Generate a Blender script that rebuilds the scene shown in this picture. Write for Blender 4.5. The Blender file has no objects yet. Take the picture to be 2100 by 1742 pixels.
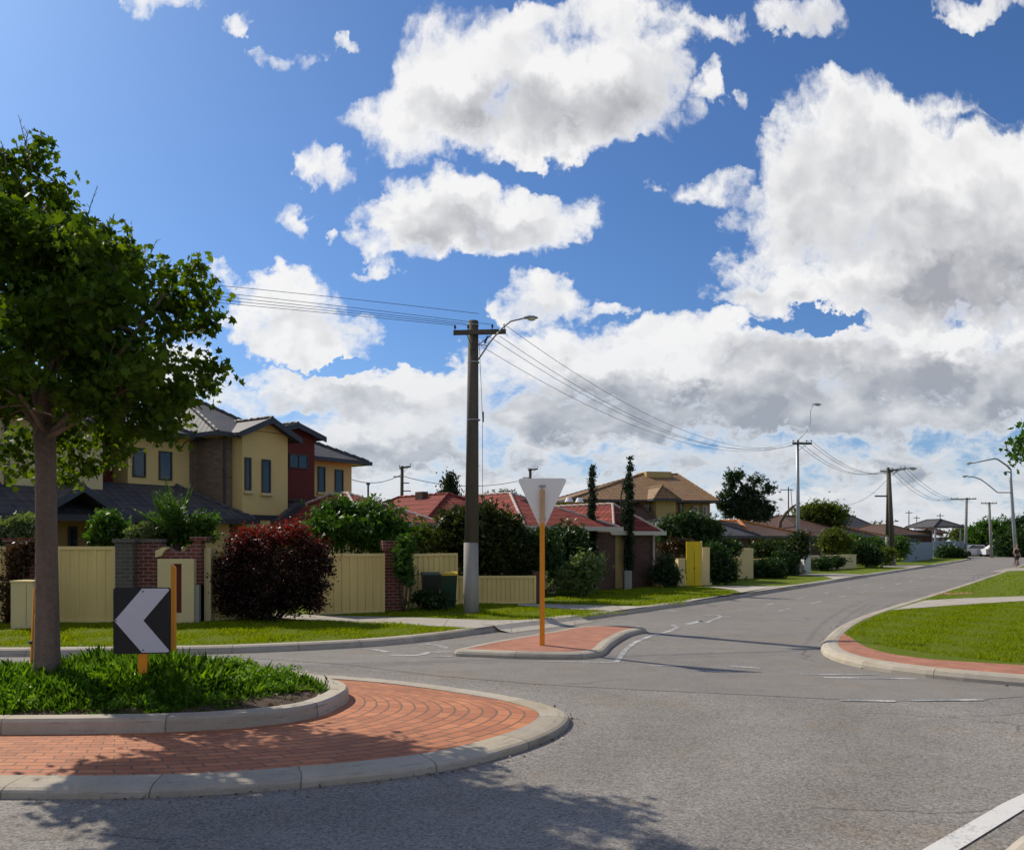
import bpy, math, random
import numpy as np
from mathutils import Vector, Matrix
rnd = random.Random(7)
R = math.radians
sc = bpy.context.scene
COL = sc.collection

# ---------------------------------------------------------------- measurements
F, HZ, CX, CH = 1700.0, 1107.0, 1050.0, 2.0      # focal (survey px), horizon row, centre column, eye height
def G(px, py, z=0.0):
    Y = (CH - z) * F / (py - HZ)
    return ((px - CX) * Y / F, Y)
def P(px, py, Y):
    return ((px - CX) * Y / F, Y, CH + (HZ - py) * Y / F)
def XX(px, Y): return (px - CX) * Y / F
def ZZ(py, Y): return CH + (HZ - py) * Y / F

# ---------------------------------------------------------------- camera
cam = bpy.data.objects.new("camera", bpy.data.cameras.new("camera")); COL.objects.link(cam)
cam.location = (0, 0, CH); cam.rotation_euler = (R(90), 0, 0)
cam.data.sensor_width = 36; cam.data.lens = 36 * F / 2100
cam.data.shift_y = (HZ - 871) / 2100
cam.data.clip_end = 6000; cam.data.clip_start = 0.05
sc.camera = cam
sc.view_settings.view_transform = 'Standard'; sc.view_settings.look = 'None'
sc.view_settings.gamma = 1; sc.view_settings.exposure = 0.0
sc.cycles.max_bounces = 6; sc.cycles.transparent_max_bounces = 6
sc.cycles.use_denoising = True
sc.cycles.use_adaptive_sampling = True; sc.cycles.adaptive_threshold = .015; sc.cycles.adaptive_min_samples = 16
sc.cycles.sample_clamp_indirect = 4

# ---------------------------------------------------------------- sun
SUN_EL, SUN_AZ = 39.5, 41.5            # shadows run to the right and towards the camera
sd = Vector((-math.cos(R(SUN_AZ)) * math.cos(R(SUN_EL)), math.sin(R(SUN_AZ)) * math.cos(R(SUN_EL)), math.sin(R(SUN_EL))))
sl = bpy.data.lights.new("sun", 'SUN'); sl.energy = 4.7; sl.angle = R(0.5); sl.color = (1, .91, .76)
so = bpy.data.objects.new("sun", sl); COL.objects.link(so); so.location = sd * 60
so.rotation_euler = sd.to_track_quat('Z', 'Y').to_euler()

# ---------------------------------------------------------------- node helper
class NT:
    def __init__(s, tree): s.t = tree; s.n = tree.nodes; s.l = tree.links
    def new(s, ty, **kw):
        n = s.n.new(ty)
        for k, v in kw.items(): setattr(n, k, v)
        return n
    def put(s, sock, v):
        if hasattr(v, 'is_output') or isinstance(v, bpy.types.NodeSocket): s.l.new(v, sock)
        else: sock.default_value = v
    def math(s, op, a, b=0.0, c=0.0, clamp=False):
        n = s.new('ShaderNodeMath', operation=op); n.use_clamp = clamp
        s.put(n.inputs[0], a); s.put(n.inputs[1], b); s.put(n.inputs[2], c); return n.outputs[0]
    def vec(s, op, a, b=(0, 0, 0), c=(0, 0, 0), out=0):
        n = s.new('ShaderNodeVectorMath', operation=op)
        s.put(n.inputs[0], a); s.put(n.inputs[1], b)
        if op == 'MULTIPLY_ADD': s.put(n.inputs[2], c)
        return n.outputs[out]
    def mix(s, f, a, b, blend='MIX'):
        n = s.new('ShaderNodeMix', data_type='RGBA', blend_type=blend)
        s.put(n.inputs[0], f)
        for k, v in ((6, a), (7, b)):
            if isinstance(v, (tuple, list)) and len(v) == 3: v = (*v, 1)
            s.put(n.inputs[k], v)
        return n.outputs[2]
    def noise(s, vec, scale, detail=2, rough=.5, dist=0, out=0):
        n = s.new('ShaderNodeTexNoise'); s.put(n.inputs['Vector'], vec)
        n.inputs['Scale'].default_value = scale; n.inputs['Detail'].default_value = detail
        n.inputs['Roughness'].default_value = rough; n.inputs['Distortion'].default_value = dist
        return n.outputs[out]
    def ramp(s, f, a, b, va=0.0, vb=1.0, smooth=True):
        n = s.new('ShaderNodeMapRange', interpolation_type='SMOOTHSTEP' if smooth else 'LINEAR'); n.clamp = True
        s.put(n.inputs[0], f)
        for i, v in enumerate((a, b, va, vb)): s.put(n.inputs[i + 1], v)
        return n.outputs[0]
    def sep(s, v):
        n = s.new('ShaderNodeSeparateXYZ'); s.put(n.inputs[0], v); return n.outputs
    def comb(s, x, y, z=0.0):
        n = s.new('ShaderNodeCombineXYZ')
        for i, v in enumerate((x, y, z)): s.put(n.inputs[i], v)
        return n.outputs[0]

# ---------------------------------------------------------------- world: sky and clouds at infinity
world = bpy.data.worlds.new("World"); sc.world = world; world.use_nodes = True
def build_world():
    t = NT(world.node_tree); t.n.clear()
    sky = t.new('ShaderNodeTexSky', sky_type='NISHITA'); sky.sun_disc = False
    sky.sun_elevation = R(SUN_EL); sky.sun_rotation = math.atan2(sd.x, sd.y)
    sky.air_density = 1.0; sky.dust_density = .8; sky.ozone_density = 1.6
    d = t.new('ShaderNodeTexCoord').outputs['Generated']
    x, y, z = t.sep(d)
    ys = t.math('MAXIMUM', t.math('ABSOLUTE', y), .05)
    u = t.math('DIVIDE', x, ys); v = t.math('DIVIDE', z, ys)
    # clouds placed by bearing (u) and height (v) of their lobes
    lobes = [  # col,row, half-width, half-height, weight
        (1110,190,300,120,1),(960,110,130,95,.8),(1270,150,140,90,.8),(850,265,140,70,.8),(1060,270,190,60,.8),(1300,60,110,70,.6),(1110,40,70,60,.6),(1190,15,110,50,.7),
        (980,445,230,75,1),(900,395,120,48,.7),(1120,440,120,55,.7),(850,490,120,40,.7),(1040,500,120,32,.6),
        (645,350,55,34,0.38),(700,362,50,26,0.31),(620,450,34,40,0.31),(785,545,52,22,0.38),(690,500,20,16,0.31),(465,55,40,28,0.36),(545,120,55,20,0.34),(335,8,90,26,0.46),(620,110,30,20,0.25),(680,95,26,14,0.25),
        (590,650,135,90,.95),(560,605,90,55,.7),(650,700,125,58,.8),(455,575,34,22,.55),
        (1100,620,105,55,.85),(1010,630,26,24,.5),(1240,635,44,18,.5),
        (1735,255,150,105,.9),(1830,330,260,130,1),(1960,430,260,160,1),(2060,560,240,110,1),(1720,560,240,80,.95),(1590,600,160,38,.7),(1850,590,260,62,.9),(1640,440,140,90,.9),(2090,300,110,90,.9),
        (1660,30,110,45,.8),(1450,55,70,28,.6),(1462,165,36,50,.42),(1535,190,30,20,.3),(2040,12,120,30,.75),(1460,375,85,34,.6),(1340,375,30,16,.5),(1980,40,60,26,.5),
        (1220,770,200,95,.95),(1400,800,260,120,1),(1450,680,170,44,.85),(1330,690,90,40,.6),(1600,790,180,80,.9),(1760,800,300,110,1),(1980,760,260,120,1),(1800,690,110,60,.8),
        (690,800,170,52,.85),(560,770,110,24,.6),(800,890,160,90,.9),(940,800,110,70,.85),(1040,730,90,55,.7),(860,770,60,30,.5),(920,735,30,20,.45),
        (1150,880,200,60,.8),(500,830,120,40,.5),(1000,960,220,50,.6),(300,760,200,80,.6),(700,960,160,50,.7),
        (1800,420,60,24,-.8),(1650,668,170,24,-1.0),(1985,262,120,26,-.55),(2075,215,70,50,-.5),(1900,690,140,14,-.35),(870,735,60,22,-.5),(690,752,140,14,-.7),(470,720,40,60,-.4),(-420,500,260,160,.8),(-500,200,300,120,.8),(2500,300,300,200,.9),(2500,750,300,150,.9),(1500,-200,400,120,.9),(800,-300,300,100,.8)]
    # thick, shaded parts of the cloud decks
    thick = [(1090,235,210,62,.75),(1330,180,110,60,.35),(985,470,150,34,.7),(900,430,90,24,.4),(1740,330,150,80,.35),(2010,600,240,75,1.1),(1990,500,180,110,.55),(1700,470,120,60,.4),(1560,600,140,26,.3),(620,690,110,34,.3),
             (1260,840,260,62,.95),(1480,850,240,60,.8),(1750,770,240,46,.55),(1990,790,220,50,.95),(1600,730,120,34,.3),(850,930,180,32,.5),(1150,960,240,26,.5),(1820,870,360,50,.6),(1500,960,420,30,.5),(2000,960,220,30,.5),(1100,640,70,20,.25),(680,830,150,30,.45),(1680,45,90,24,.4),
             (-300,550,200,120,.8),(2500,500,300,200,.8)]
    def field(uv, lst, k):
        f = None
        for (cx, cy, rx, ry, w) in lst:
            c = ((cx - CX) / F, (HZ - cy) / F, 0)
            q = t.vec('MULTIPLY', t.vec('SUBTRACT', uv, c), (F / rx, F / ry, 0))
            e = t.vec('DOT_PRODUCT', q, q, out=1)
            g = t.math('MAXIMUM', t.math('MULTIPLY_ADD', e, -abs(w) * k, abs(w)), 0)
            f = g if f is None else t.math('ADD' if w > 0 else 'SUBTRACT', f, g)
        return f
    uv0 = t.comb(u, v)
    # perspective: cloud detail gets finer towards the horizon
    base = t.comb(t.math('MULTIPLY', u, 1.15), t.math('MULTIPLY', t.math('LOGARITHM', t.math('ADD', t.math('MAXIMUM', v, -.1), .22), 2.71828), .62), y)
    w1 = t.noise(base, 11, 5, .62, out=1)
    wv = t.vec('MULTIPLY', t.vec('SUBTRACT', w1, (.5, .5, .5)), (.15, .12, 0))
    behind = t.ramp(y, -.05, .1)
    uv = t.vec('ADD', uv0, wv)
    Fl = field(uv, lobes, .78)
    Fl = t.math('SUBTRACT', 1.2, t.math('MULTIPLY', t.math('POWER', 2.718, t.math('MULTIPLY', Fl, -1.9)), 1.2))
    bl = t.ramp(v, .20, .05)
    belt = t.math('MULTIPLY', bl, .74)
    Fl = t.math('MAXIMUM', Fl, belt)
    gen = t.math('MULTIPLY', t.math('SUBTRACT', t.noise(base, 3.4, 2, .5), .375), 2.3)          # unseen clouds behind the viewer, coverage raised for fill light
    Fl = t.math('ADD', t.math('MULTIPLY', Fl, behind), t.math('MULTIPLY', gen, t.math('SUBTRACT', 1, behind)))
    b2 = t.vec('ADD', base, t.vec('MULTIPLY', t.vec('SUBTRACT', w1, (.5, .5, .5)), (.06, .06, .05)))
    def puff(vec, det):
        n = t.new('ShaderNodeTexVoronoi', feature='F1'); n.inputs['Scale'].default_value = 12; n.inputs['Detail'].default_value = det; n.inputs['Roughness'].default_value = .55
        n.normalize = True; t.put(n.inputs['Vector'], vec); return n.outputs['Distance']
    n0 = t.noise(b2, 15, 5, .52); nf = t.noise(b2, 75, 4, .6)
    n1 = t.noise(t.vec('ADD', b2, (-.012, .030, 0)), 15, 2, .5)
    v0 = puff(b2, 2.0); v1 = puff(t.vec('ADD', b2, (-.010, .024, 0)), 1.0)
    det = t.math('ADD', t.math('MULTIPLY', t.math('SUBTRACT', n0, .5), 2.1), t.math('MULTIPLY', t.math('SUBTRACT', .34, v0), t.math('MULTIPLY_ADD', bl, .5, .6)))
    det = t.math('ADD', det, t.math('MULTIPLY', t.math('SUBTRACT', nf, .5), .75))
    D0 = t.math('ADD', Fl, t.math('MULTIPLY', det, t.ramp(Fl, .0, .35, .12, 1)))
    alpha = t.math('POWER', t.ramp(D0, .06, t.math('MULTIPLY_ADD', bl, -.10, 1.0)), .9)
    Th = field(t.vec('ADD', uv0, t.vec('SCALE', wv)), thick, .55)
    Th = t.math('SUBTRACT', 1, t.math('POWER', 2.718, t.math('MULTIPLY', Th, -1.25)))
    relief = t.math('ADD', t.math('MULTIPLY', t.math('SUBTRACT', n1, n0), 1.1), t.math('MULTIPLY', t.math('SUBTRACT', v0, v1), .9))
    core = t.ramp(D0, .5, 1.3)
    shade = t.math('ADD', t.math('MULTIPLY', Th, t.math('MULTIPLY_ADD', n1, .9, .60)), t.math('MULTIPLY', t.math('MULTIPLY_ADD', bl, .26, t.math('ADD', relief, .05)), core), clamp=True)
    shade = t.math('MULTIPLY', shade, t.ramp(D0, .45, 1.0))
    low = t.ramp(v, .30, .04)
    grey = t.mix(low, (3.9, 4.0, 4.35), (3.3, 3.8, 4.55))
    white = t.mix(low, (9.4, 9.35, 9.3), (7.7, 7.85, 8.1))
    cl = t.mix(shade, white, grey)
    cl = t.mix(behind, t.mix(1.0, cl, (1.16, 1.05, .93), 'MULTIPLY'), cl)      # unseen clouds behind the viewer, made warmer and brighter to fill shaded fronts
    tint = t.mix(1.0, sky.outputs[0], (.47, .72, 1.06), 'MULTIPLY')
    hz = t.ramp(v, .26, 0.0, 0, .45)
    tint = t.mix(hz, tint, (4.2, 6.0, 8.4))
    fin = t.mix(t.math('MULTIPLY', alpha, .97), tint, cl)
    fin = t.mix(t.ramp(z, -.02, .0), (.9, .85, .75), fin)
    bg = t.new('ShaderNodeBackground'); t.put(bg.inputs[0], fin); bg.inputs[1].default_value = .1
    o = t.new('ShaderNodeOutputWorld'); t.l.new(bg.outputs[0], o.inputs[0])
build_world()

# ---------------------------------------------------------------- materials
MATS = {}
def newmat(name):
    m = bpy.data.materials.new(name); m.use_nodes = True
    t = NT(m.node_tree); b = t.n['Principled BSDF']; MATS[name] = m
    return m, t, b
def fin(t, b, col, rough=.8, bump=None, dist=.02, strength=.6, spec=.3):
    if isinstance(col, tuple) and len(col) == 3: col = (*col, 1)
    t.put(b.inputs['Base Color'], col); t.put(b.inputs['Roughness'], rough)
    b.inputs['Specular IOR Level'].default_value = spec
    if bump is not None:
        n = t.new('ShaderNodeBump'); n.inputs['Distance'].default_value = dist; n.inputs['Strength'].default_value = strength
        t.put(n.inputs['Height'], bump); t.l.new(n.outputs[0], b.inputs['Normal'])
def plain(name, c, rough=.7, var=.25, scale=6, fine=60, bump=.004, spec=.3, metal=0, streak=False):
    m, t, b = newmat(name)
    o = t.new('ShaderNodeTexCoord').outputs['Object']
    if streak: o2 = t.vec('MULTIPLY', o, (1, 1, .12))
    else: o2 = o
    a = t.noise(o2, scale, 5, .6); f = t.noise(o, fine, 3, .6)
    k = t.math('ADD', t.math('MULTIPLY', t.math('SUBTRACT', a, .5), var * 2), t.math('MULTIPLY_ADD', t.math('SUBTRACT', f, .5), var, 1))
    col = t.vec('SCALE', (*c,), out=0); n = t.n[-1]; t.put(n.inputs['Scale'], k)
    fin(t, b, col, rough, f, bump, .5, spec); b.inputs['Metallic'].default_value = metal
    return m
def brickmat(name, c1, c2, mortar, bw=.23, bh=.086, ms=.011, rough=.85, stain=.25, uvrot=False, mbump=.012):
    m, t, b = newmat(name)
    uv = t.new('ShaderNodeUVMap').outputs[0]
    jit = t.vec('MULTIPLY', t.vec('SUBTRACT', t.noise(uv, 9, 2, out=1), (.5, .5, .5)), (.02, .012, 0))
    uv2 = t.vec('ADD', uv, jit)
    br = t.new('ShaderNodeTexBrick'); br.offset = .5
    t.put(br.inputs['Vector'], uv2); br.inputs['Scale'].default_value = 1
    br.inputs['Color1'].default_value = (*c1, 1); br.inputs['Color2'].default_value = (*c2, 1); br.inputs['Mortar'].default_value = (*mortar, 1)
    br.inputs['Mortar Size'].default_value = ms; br.inputs['Mortar Smooth'].default_value = .25; br.inputs['Bias'].default_value = 0
    br.inputs['Brick Width'].default_value = bw; br.inputs['Row Height'].default_value = bh
    st = t.noise(uv, 1.3, 6, .65); fi = t.noise(uv, 70, 3, .6)
    k = t.math('ADD', t.math('MULTIPLY_ADD', t.math('SUBTRACT', st, .5), stain * 2.2, 1), t.math('MULTIPLY', t.math('SUBTRACT', fi, .5), .5))
    col = t.vec('SCALE', br.outputs[0]); t.put(t.n[-1].inputs['Scale'], k)
    h = t.math('MULTIPLY_ADD', br.outputs[1], -1.0, t.math('MULTIPLY', fi, .3))
    fin(t, b, col, rough, h, mbump, .8)
    return m
def tilemat(name, c1, c2, tw=.30, th=.34, rough=.6, edge=.45, lichen=None):
    m, t, b = newmat(name)
    uv = t.new('ShaderNodeUVMap').outputs[0]
    x, y, z = t.sep(uv)
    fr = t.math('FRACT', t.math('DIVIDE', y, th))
    lip = t.ramp(fr, .0, .22, edge, 1.0)  # row-edge shading and highlights put into the tile colour
    col_w = t.math('MULTIPLY_ADD', t.math('SINE', t.math('MULTIPLY', x, 6.283 / tw)), .5, .5)
    cell = t.comb(t.math('FLOOR', t.math('DIVIDE', x, tw)), t.math('FLOOR', t.math('DIVIDE', y, th)))
    wn = t.new('ShaderNodeTexWhiteNoise', noise_dimensions='2D'); t.put(wn.inputs['Vector'], cell)
    st = t.noise(uv, .9, 5, .6)
    c = t.mix(t.math('MULTIPLY_ADD', wn.outputs[0], .6, t.math('MULTIPLY', st, .4)), c1, c2)
    if lichen: c = t.mix(t.ramp(t.noise(uv, 2.2, 6, .7), .58, .7, 0, .6), c, lichen)
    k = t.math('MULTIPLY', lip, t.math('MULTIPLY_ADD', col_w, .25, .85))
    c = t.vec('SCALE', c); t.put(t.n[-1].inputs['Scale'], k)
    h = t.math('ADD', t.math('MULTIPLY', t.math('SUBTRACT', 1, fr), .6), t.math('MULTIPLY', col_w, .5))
    fin(t, b, c, rough, h, .03, .8, .15)
    return m
def leafmat(name, c1, c2, trans=.35, tcol=None, rough=.45, spec=.35, tips=None):
    m, t, b = newmat(name)
    at = t.new('ShaderNodeAttribute'); at.attribute_name = 'tint'
    c = t.mix(at.outputs[2], c1, c2)
    if tips:
        a2 = t.new('ShaderNodeAttribute'); a2.attribute_name = 'tip'
        c = t.mix(t.ramp(a2.outputs[2], tips[1], tips[2]), c, tips[0])
    fin(t, b, c, rough, None, spec=spec * .6)
    tr = t.new('ShaderNodeBsdfTranslucent')
    tc = t.mix(1.0, c, tcol or (1.5, 1.7, .5), 'MULTIPLY')
    t.put(tr.inputs[0], tc)
    mx = t.new('ShaderNodeMixShader'); mx.inputs[0].default_value = trans
    t.l.new(b.outputs[0], mx.inputs[1]); t.l.new(tr.outputs[0], mx.inputs[2])
    t.l.new(mx.outputs[0], t.n['Material Output'].inputs[0])
    return m
def asphaltmat(name, c, coarse=.55, seam=True):
    m, t, b = newmat(name)
    o = t.new('ShaderNodeTexCoord').outputs['Object']
    big = t.noise(o, .28, 5, .6); mid = t.noise(o, 2.0, 5, .65)
    vo = t.new('ShaderNodeTexVoronoi'); t.put(vo.inputs['Vector'], o); vo.inputs['Scale'].default_value = 62
    stones = vo.outputs['Color']; sx = t.sep(stones)[0]
    fi = t.noise(o, 38, 4, .75)
    k = t.math('ADD', t.math('MULTIPLY_ADD', t.math('SUBTRACT', big, .5), .55, 1), t.math('MULTIPLY', t.math('SUBTRACT', mid, .5), .45))
    k = t.math('ADD', k, t.math('MULTIPLY', t.math('SUBTRACT', sx, .5), coarse))
    k = t.math('ADD', k, t.math('MULTIPLY', t.math('SUBTRACT', fi, .5), coarse * 1.5))
    # long tar-filled cracks
    ck = t.new('ShaderNodeTexVoronoi', feature='DISTANCE_TO_EDGE')
    t.put(ck.inputs['Vector'], t.vec('ADD', t.vec('MULTIPLY', o, (.28, .5, 1)), t.vec('SCALE', t.noise(o, 1.3, 4, .6, out=1)))); t.n[-2].inputs['Scale'].default_value = .22
    ck.inputs['Scale'].default_value = .55
    crack = t.math('MULTIPLY', t.ramp(ck.outputs['Distance'], .0015, .006, 1, 0), t.ramp(t.noise(o, .5, 2), .5, .62))
    k = t.math('MULTIPLY', k, t.math('MULTIPLY_ADD', crack, -.4, 1))
    st = t.math('MAXIMUM', t.ramp(t.noise(o, .55, 6, .7), .50, .70, 0, .6), t.ramp(t.noise(o, .9, 6, .72, .6), .56, .70, 0, .75))
    rad = t.vec('LENGTH', t.vec('MULTIPLY', t.vec('SUBTRACT', o, (-4.5, 9.3, 0)), (.62, 1, 0)), out=1)
    trk = t.math('SINE', t.math('ADD', t.math('MULTIPLY', rad, 4.2), t.math('MULTIPLY', t.noise(o, .4, 3), 3)))
    k = t.math('MULTIPLY', k, t.math('MULTIPLY_ADD', trk, .085 if coarse > .5 else .0, 1))
    oil = t.ramp(t.noise(o, 1.7, 4, .6), .66, .78, 1, .72)
    k = t.math('MULTIPLY', k, oil)
    cc = t.mix(st, (*c, 1), (c[0] * .95, c[1] * .83, c[2] * .66, 1))
    col = t.vec('SCALE', cc); t.put(t.n[-1].inputs['Scale'], k)
    fin(t, b, col, .82, t.math('ADD', t.math('MULTIPLY', sx, .6), fi), .012, .8, .3)
    return m
def kerbmat(name, c, seg=1.15, joint=True):
    m, t, b = newmat(name)
    uv = t.new('ShaderNodeUVMap').outputs[0]; o = t.new('ShaderNodeTexCoord').outputs['Object']
    x, y, z = t.sep(uv)
    xj = t.math('ADD', x, t.math('MULTIPLY', t.math('SUBTRACT', t.noise(uv, 5, 3), .5), .05))
    cell = t.math('DIVIDE', xj, seg); fr = t.math('FRACT', cell)
    j = t.math('MAXIMUM', t.ramp(fr, 0, .007, 1, 0), t.ramp(fr, .992, 1, 0, 1))
    wn = t.new('ShaderNodeTexWhiteNoise', noise_dimensions='1D'); t.put(wn.inputs['W'], t.math('FLOOR', cell))
    a = t.noise(o, 3, 6, .65); f = t.noise(o, 55, 4, .7); a2 = t.noise(o, .8, 4, .6)
    k = t.math('ADD', t.math('MULTIPLY_ADD', t.math('SUBTRACT', a, .5), .55, 1), t.math('MULTIPLY', t.math('SUBTRACT', f, .5), .45))
    k = t.math('ADD', k, t.math('MULTIPLY', t.math('SUBTRACT', wn.outputs[0], .5), .22))
    k = t.math('MULTIPLY', k, t.math('MULTIPLY_ADD', j, -.6, 1))
    scuff = t.ramp(t.noise(t.vec('MULTIPLY', uv, (1.0, 9, 1)), 2.6, 5, .7), .54, .70, 1, .62)
    k = t.math('MULTIPLY', k, scuff)
    cc = t.mix(t.ramp(a2, .45, .7, 0, .5), (*c, 1), (c[0] * .92, c[1] * .82, c[2] * .62, 1))
    col = t.vec('SCALE', cc); t.put(t.n[-1].inputs['Scale'], k)
    fin(t, b, col, .85, t.math('SUBTRACT', t.math('MULTIPLY', f, .4), j), .012, .7)
    return m
def paintmat(name, lo=.44, hi=.64):
    m, t, b = newmat(name)
    o = t.new('ShaderNodeTexCoord').outputs['Object']
    w = t.math('ADD', t.math('MULTIPLY', t.noise(o, 26, 5, .75), .7), t.math('MULTIPLY', t.noise(o, 2.2, 3, .6), .45))
    c = t.mix(t.ramp(w, lo, hi), (.62, .61, .58), (.21, .21, .21))
    fin(t, b, c, .75, t.noise(o, 50, 3), .006, .5)
    return m
def lawnmat(name, c1, c2, dry):
    m, t, b = newmat(name)
    o = t.new('ShaderNodeTexCoord').outputs['Object']
    a = t.noise(o, .7, 5, .65); f = t.noise(o, 30, 4, .75); d = t.noise(o, 1.8, 5, .7)
    c = t.mix(t.math('MULTIPLY_ADD', a, .6, t.math('MULTIPLY', f, .4)), c1, c2)
    c = t.mix(t.ramp(d, .52, .70, 0, .75), c, dry)
    k = t.math('MULTIPLY_ADD', t.math('SUBTRACT', f, .5), 1.2, 1)
    col = t.vec('SCALE', c); t.put(t.n[-1].inputs['Scale'], k)
    fin(t, b, col, .9, f, .05, .9, .15)
    return m
def glassmat(name, c):
    m, t, b = newmat(name); fin(t, b, c, .05, None, spec=.7); b.inputs['Alpha'].default_value = .82; return m

M_ASPH = asphaltmat('asphalt_coarse', (.235, .217, .196), .72)
M_ASPH2 = asphaltmat('asphalt_smooth', (.222, .205, .185), .3)
M_KERB = kerbmat('kerb_concrete', (.40, .355, .285))
M_KERB2 = kerbmat('kerb_concrete_pale', (.41, .365, .295), 1.6)
M_PATH = kerbmat('path_concrete', (.40, .365, .31), 1.5)
M_PAVE = brickmat('apron_brick', (.51, .20, .092), (.38, .14, .07), (.20, .115, .075), .24, .105, .009, .8, .42)
M_PAVE2 = brickmat('path_brick', (.44, .18, .105), (.34, .13, .08), (.30, .2, .15), .22, .11, .008, .85, .35)
M_SOIL = plain('garden_soil', (.085, .058, .04), .95, .6, 9, 50, .05)
M_PAINT = paintmat('road_paint'); M_PAINT2 = paintmat('fresh_road_paint', .58, .85)
M_LAWN = lawnmat('lawn_turf', (.10, .155, .004), (.15, .20, .007), (.20, .19, .03))
M_GROUND = lawnmat('ground_earth', (.09, .11, .03), (.13, .14, .05), (.17, .14, .08))
M_WOODPOLE = plain('weathered_timber', (.10, .085, .065), .85, .5, 5, 40, .02, streak=True)
M_POLEBASE = plain('pole_base_grey', (.30, .285, .25), .85, .3, 4, 40, .01, streak=True)
M_GALV = plain('galvanised_steel', (.34, .35, .36), .5, .15, 3, 30, .001, metal=.5)
M_DARKSTEEL = plain('dark_steel', (.05, .052, .055), .5, .2)
M_ORANGE = plain('orange_post_paint', (.78, .28, .014), .5, .22, 3, 30, .002, streak=True)
M_SIGNBACK = plain('sign_back_aluminium', (.88, .85, .80), .5, .06, 2, 20, .0005, metal=.0)
M_SIGNBLACK = plain('sign_black_sheet', (.012, .012, .014), .4, .2, 2, 20, .0005)
M_SIGNWHITE = plain('sign_white_sheet', (.55, .55, .60), .4, .05, 2, 20, .0005)
M_RUST = plain('worn_orange_bracket', (.58, .36, .2), .7, .5, 8, 60)
M_CREAM = plain('cream_render', (.72, .53, .21), .85, .12, 1.2, 40, .004)
M_CREAM2 = plain('cream_render_pale', (.68, .55, .28), .8, .15, 1.2, 40, .004)
M_FENCE = plain('cream_steel_sheet', (.72, .55, .21), .5, .22, 1.6, 20, .001, streak=True)
M_FENCECAP = plain('cream_steel_rail', (.76, .59, .24), .5, .10, .8, 20, .001)
M_DEEPRED = plain('deep_red_render', (.135, .030, .022), .85, .2, 1.5, 40, .004)
M_TAN = plain('tan_render', (.42, .27, .11), .85, .15, 1.2, 40, .004)
M_OLIVE = plain('olive_render', (.46, .33, .13), .85, .12, 1.2, 40)
M_BRICKDK = brickmat('dark_red_brick', (.20, .05, .035), (.13, .035, .028), (.27, .22, .18))
M_BRICKBR = brickmat('brown_brick', (.13, .065, .045), (.09, .045, .035), (.12, .09, .07))
M_BRICKGR = brickmat('weathered_grey_brick', (.12, .10, .075), (.085, .075, .06), (.17, .16, .13))
M_BRICKTAN = brickmat('tan_stone_brick', (.26, .185, .12), (.17, .12, .085), (.22, .18, .13), .3, .1)
M_TILEDK = tilemat('charcoal_roof_tile', (.055, .058, .070), (.11, .10, .095), lichen=None, edge=1.7)  # brightened row edges paint sunlit tile highlights into the colour
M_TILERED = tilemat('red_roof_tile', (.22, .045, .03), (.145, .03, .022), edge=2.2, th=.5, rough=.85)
M_TILETAN = tilemat('tan_roof_tile', (.30, .18, .085), (.20, .12, .06), edge=.5)
M_TILEBR = tilemat('brown_roof_tile', (.13, .075, .05), (.09, .055, .04), lichen=(.22, .13, .06))
M_TILEGR = tilemat('grey_roof_tile', (.10, .095, .095), (.075, .072, .075))
M_RIDGEOR = plain('orange_ridge_tile', (.42, .17, .06), .8, .4, 6)
M_RIDGEPALE = plain('pale_ridge_mortar', (.52, .42, .36), .85, .35, 6)
M_BARGE = plain('slate_grey_barge', (.06, .068, .078), .6, .15)
M_GUTTER = plain('cream_gutter', (.50, .46, .38), .5, .12)
M_GUTDK = plain('dark_gutter', (.05, .05, .052), .5, .12)
M_FRAME = plain('dark_window_frame', (.06, .055, .05), .5, .1)
M_FRAMEPALE = plain('pale_window_frame', (.52, .50, .46), .5, .1)
M_BLIND = plain('pale_blind', (.5, .5, .47), .8, .05)
M_GLASS = glassmat('window_glass', (.03, .045, .06))
M_YELLOW = plain('yellow_paint', (.72, .52, .01), .5, .2, 3, 30, .002)
M_BLUEFENCE = plain('blue_grey_sheet', (.26, .32, .38), .5, .1)
M_WHITE = plain('white_metal_roof', (.78, .78, .78), .5, .08)
M_BINGREEN = plain('green_plastic', (.012, .04, .02), .45, .1)
M_BINBLACK = plain('dark_plastic', (.012, .014, .013), .45, .1)
M_LID = plain('yellow_plastic', (.55, .36, .03), .45, .1)
M_BARK = plain('smooth_grey_bark', (.17, .122, .09), .9, .75, 3, 18, .06, streak=True)
M_BARKDK = plain('dark_bark', (.07, .05, .038), .9, .4, 6, 30, .03)
M_LENS = plain('lamp_lens', (.62, .60, .5), .3, .08)
M_LEAF = leafmat('tree_leaf', (.026, .062, .007), (.080, .130, .011), .43, (2.4, 2.1, .4), .55, .2)
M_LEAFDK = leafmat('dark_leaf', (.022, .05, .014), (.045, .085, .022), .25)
M_LEAFMID = leafmat('mid_leaf', (.035, .085, .012), (.075, .15, .022), .35)
M_LEAFPALE = leafmat('pale_leaf', (.10, .15, .05), (.22, .26, .12), .3)
M_LEAFYEL = leafmat('yellow_green_leaf', (.07, .10, .015), (.13, .15, .025), .35)
M_LEAFGUM = leafmat('gum_leaf', (.022, .048, .020), (.045, .075, .03), .2)
M_PHOT = leafmat('maroon_leaf', (.016, .008, .006), (.038, .015, .010), .22, (2.2, .6, .4), tips=((.22, .04, .022), .70, 1.0))
M_GRASS = leafmat('grass_blade', (.15, .22, .004), (.26, .315, .010), .38, (1.5, 1.4, .3), .6, .12)
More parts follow.
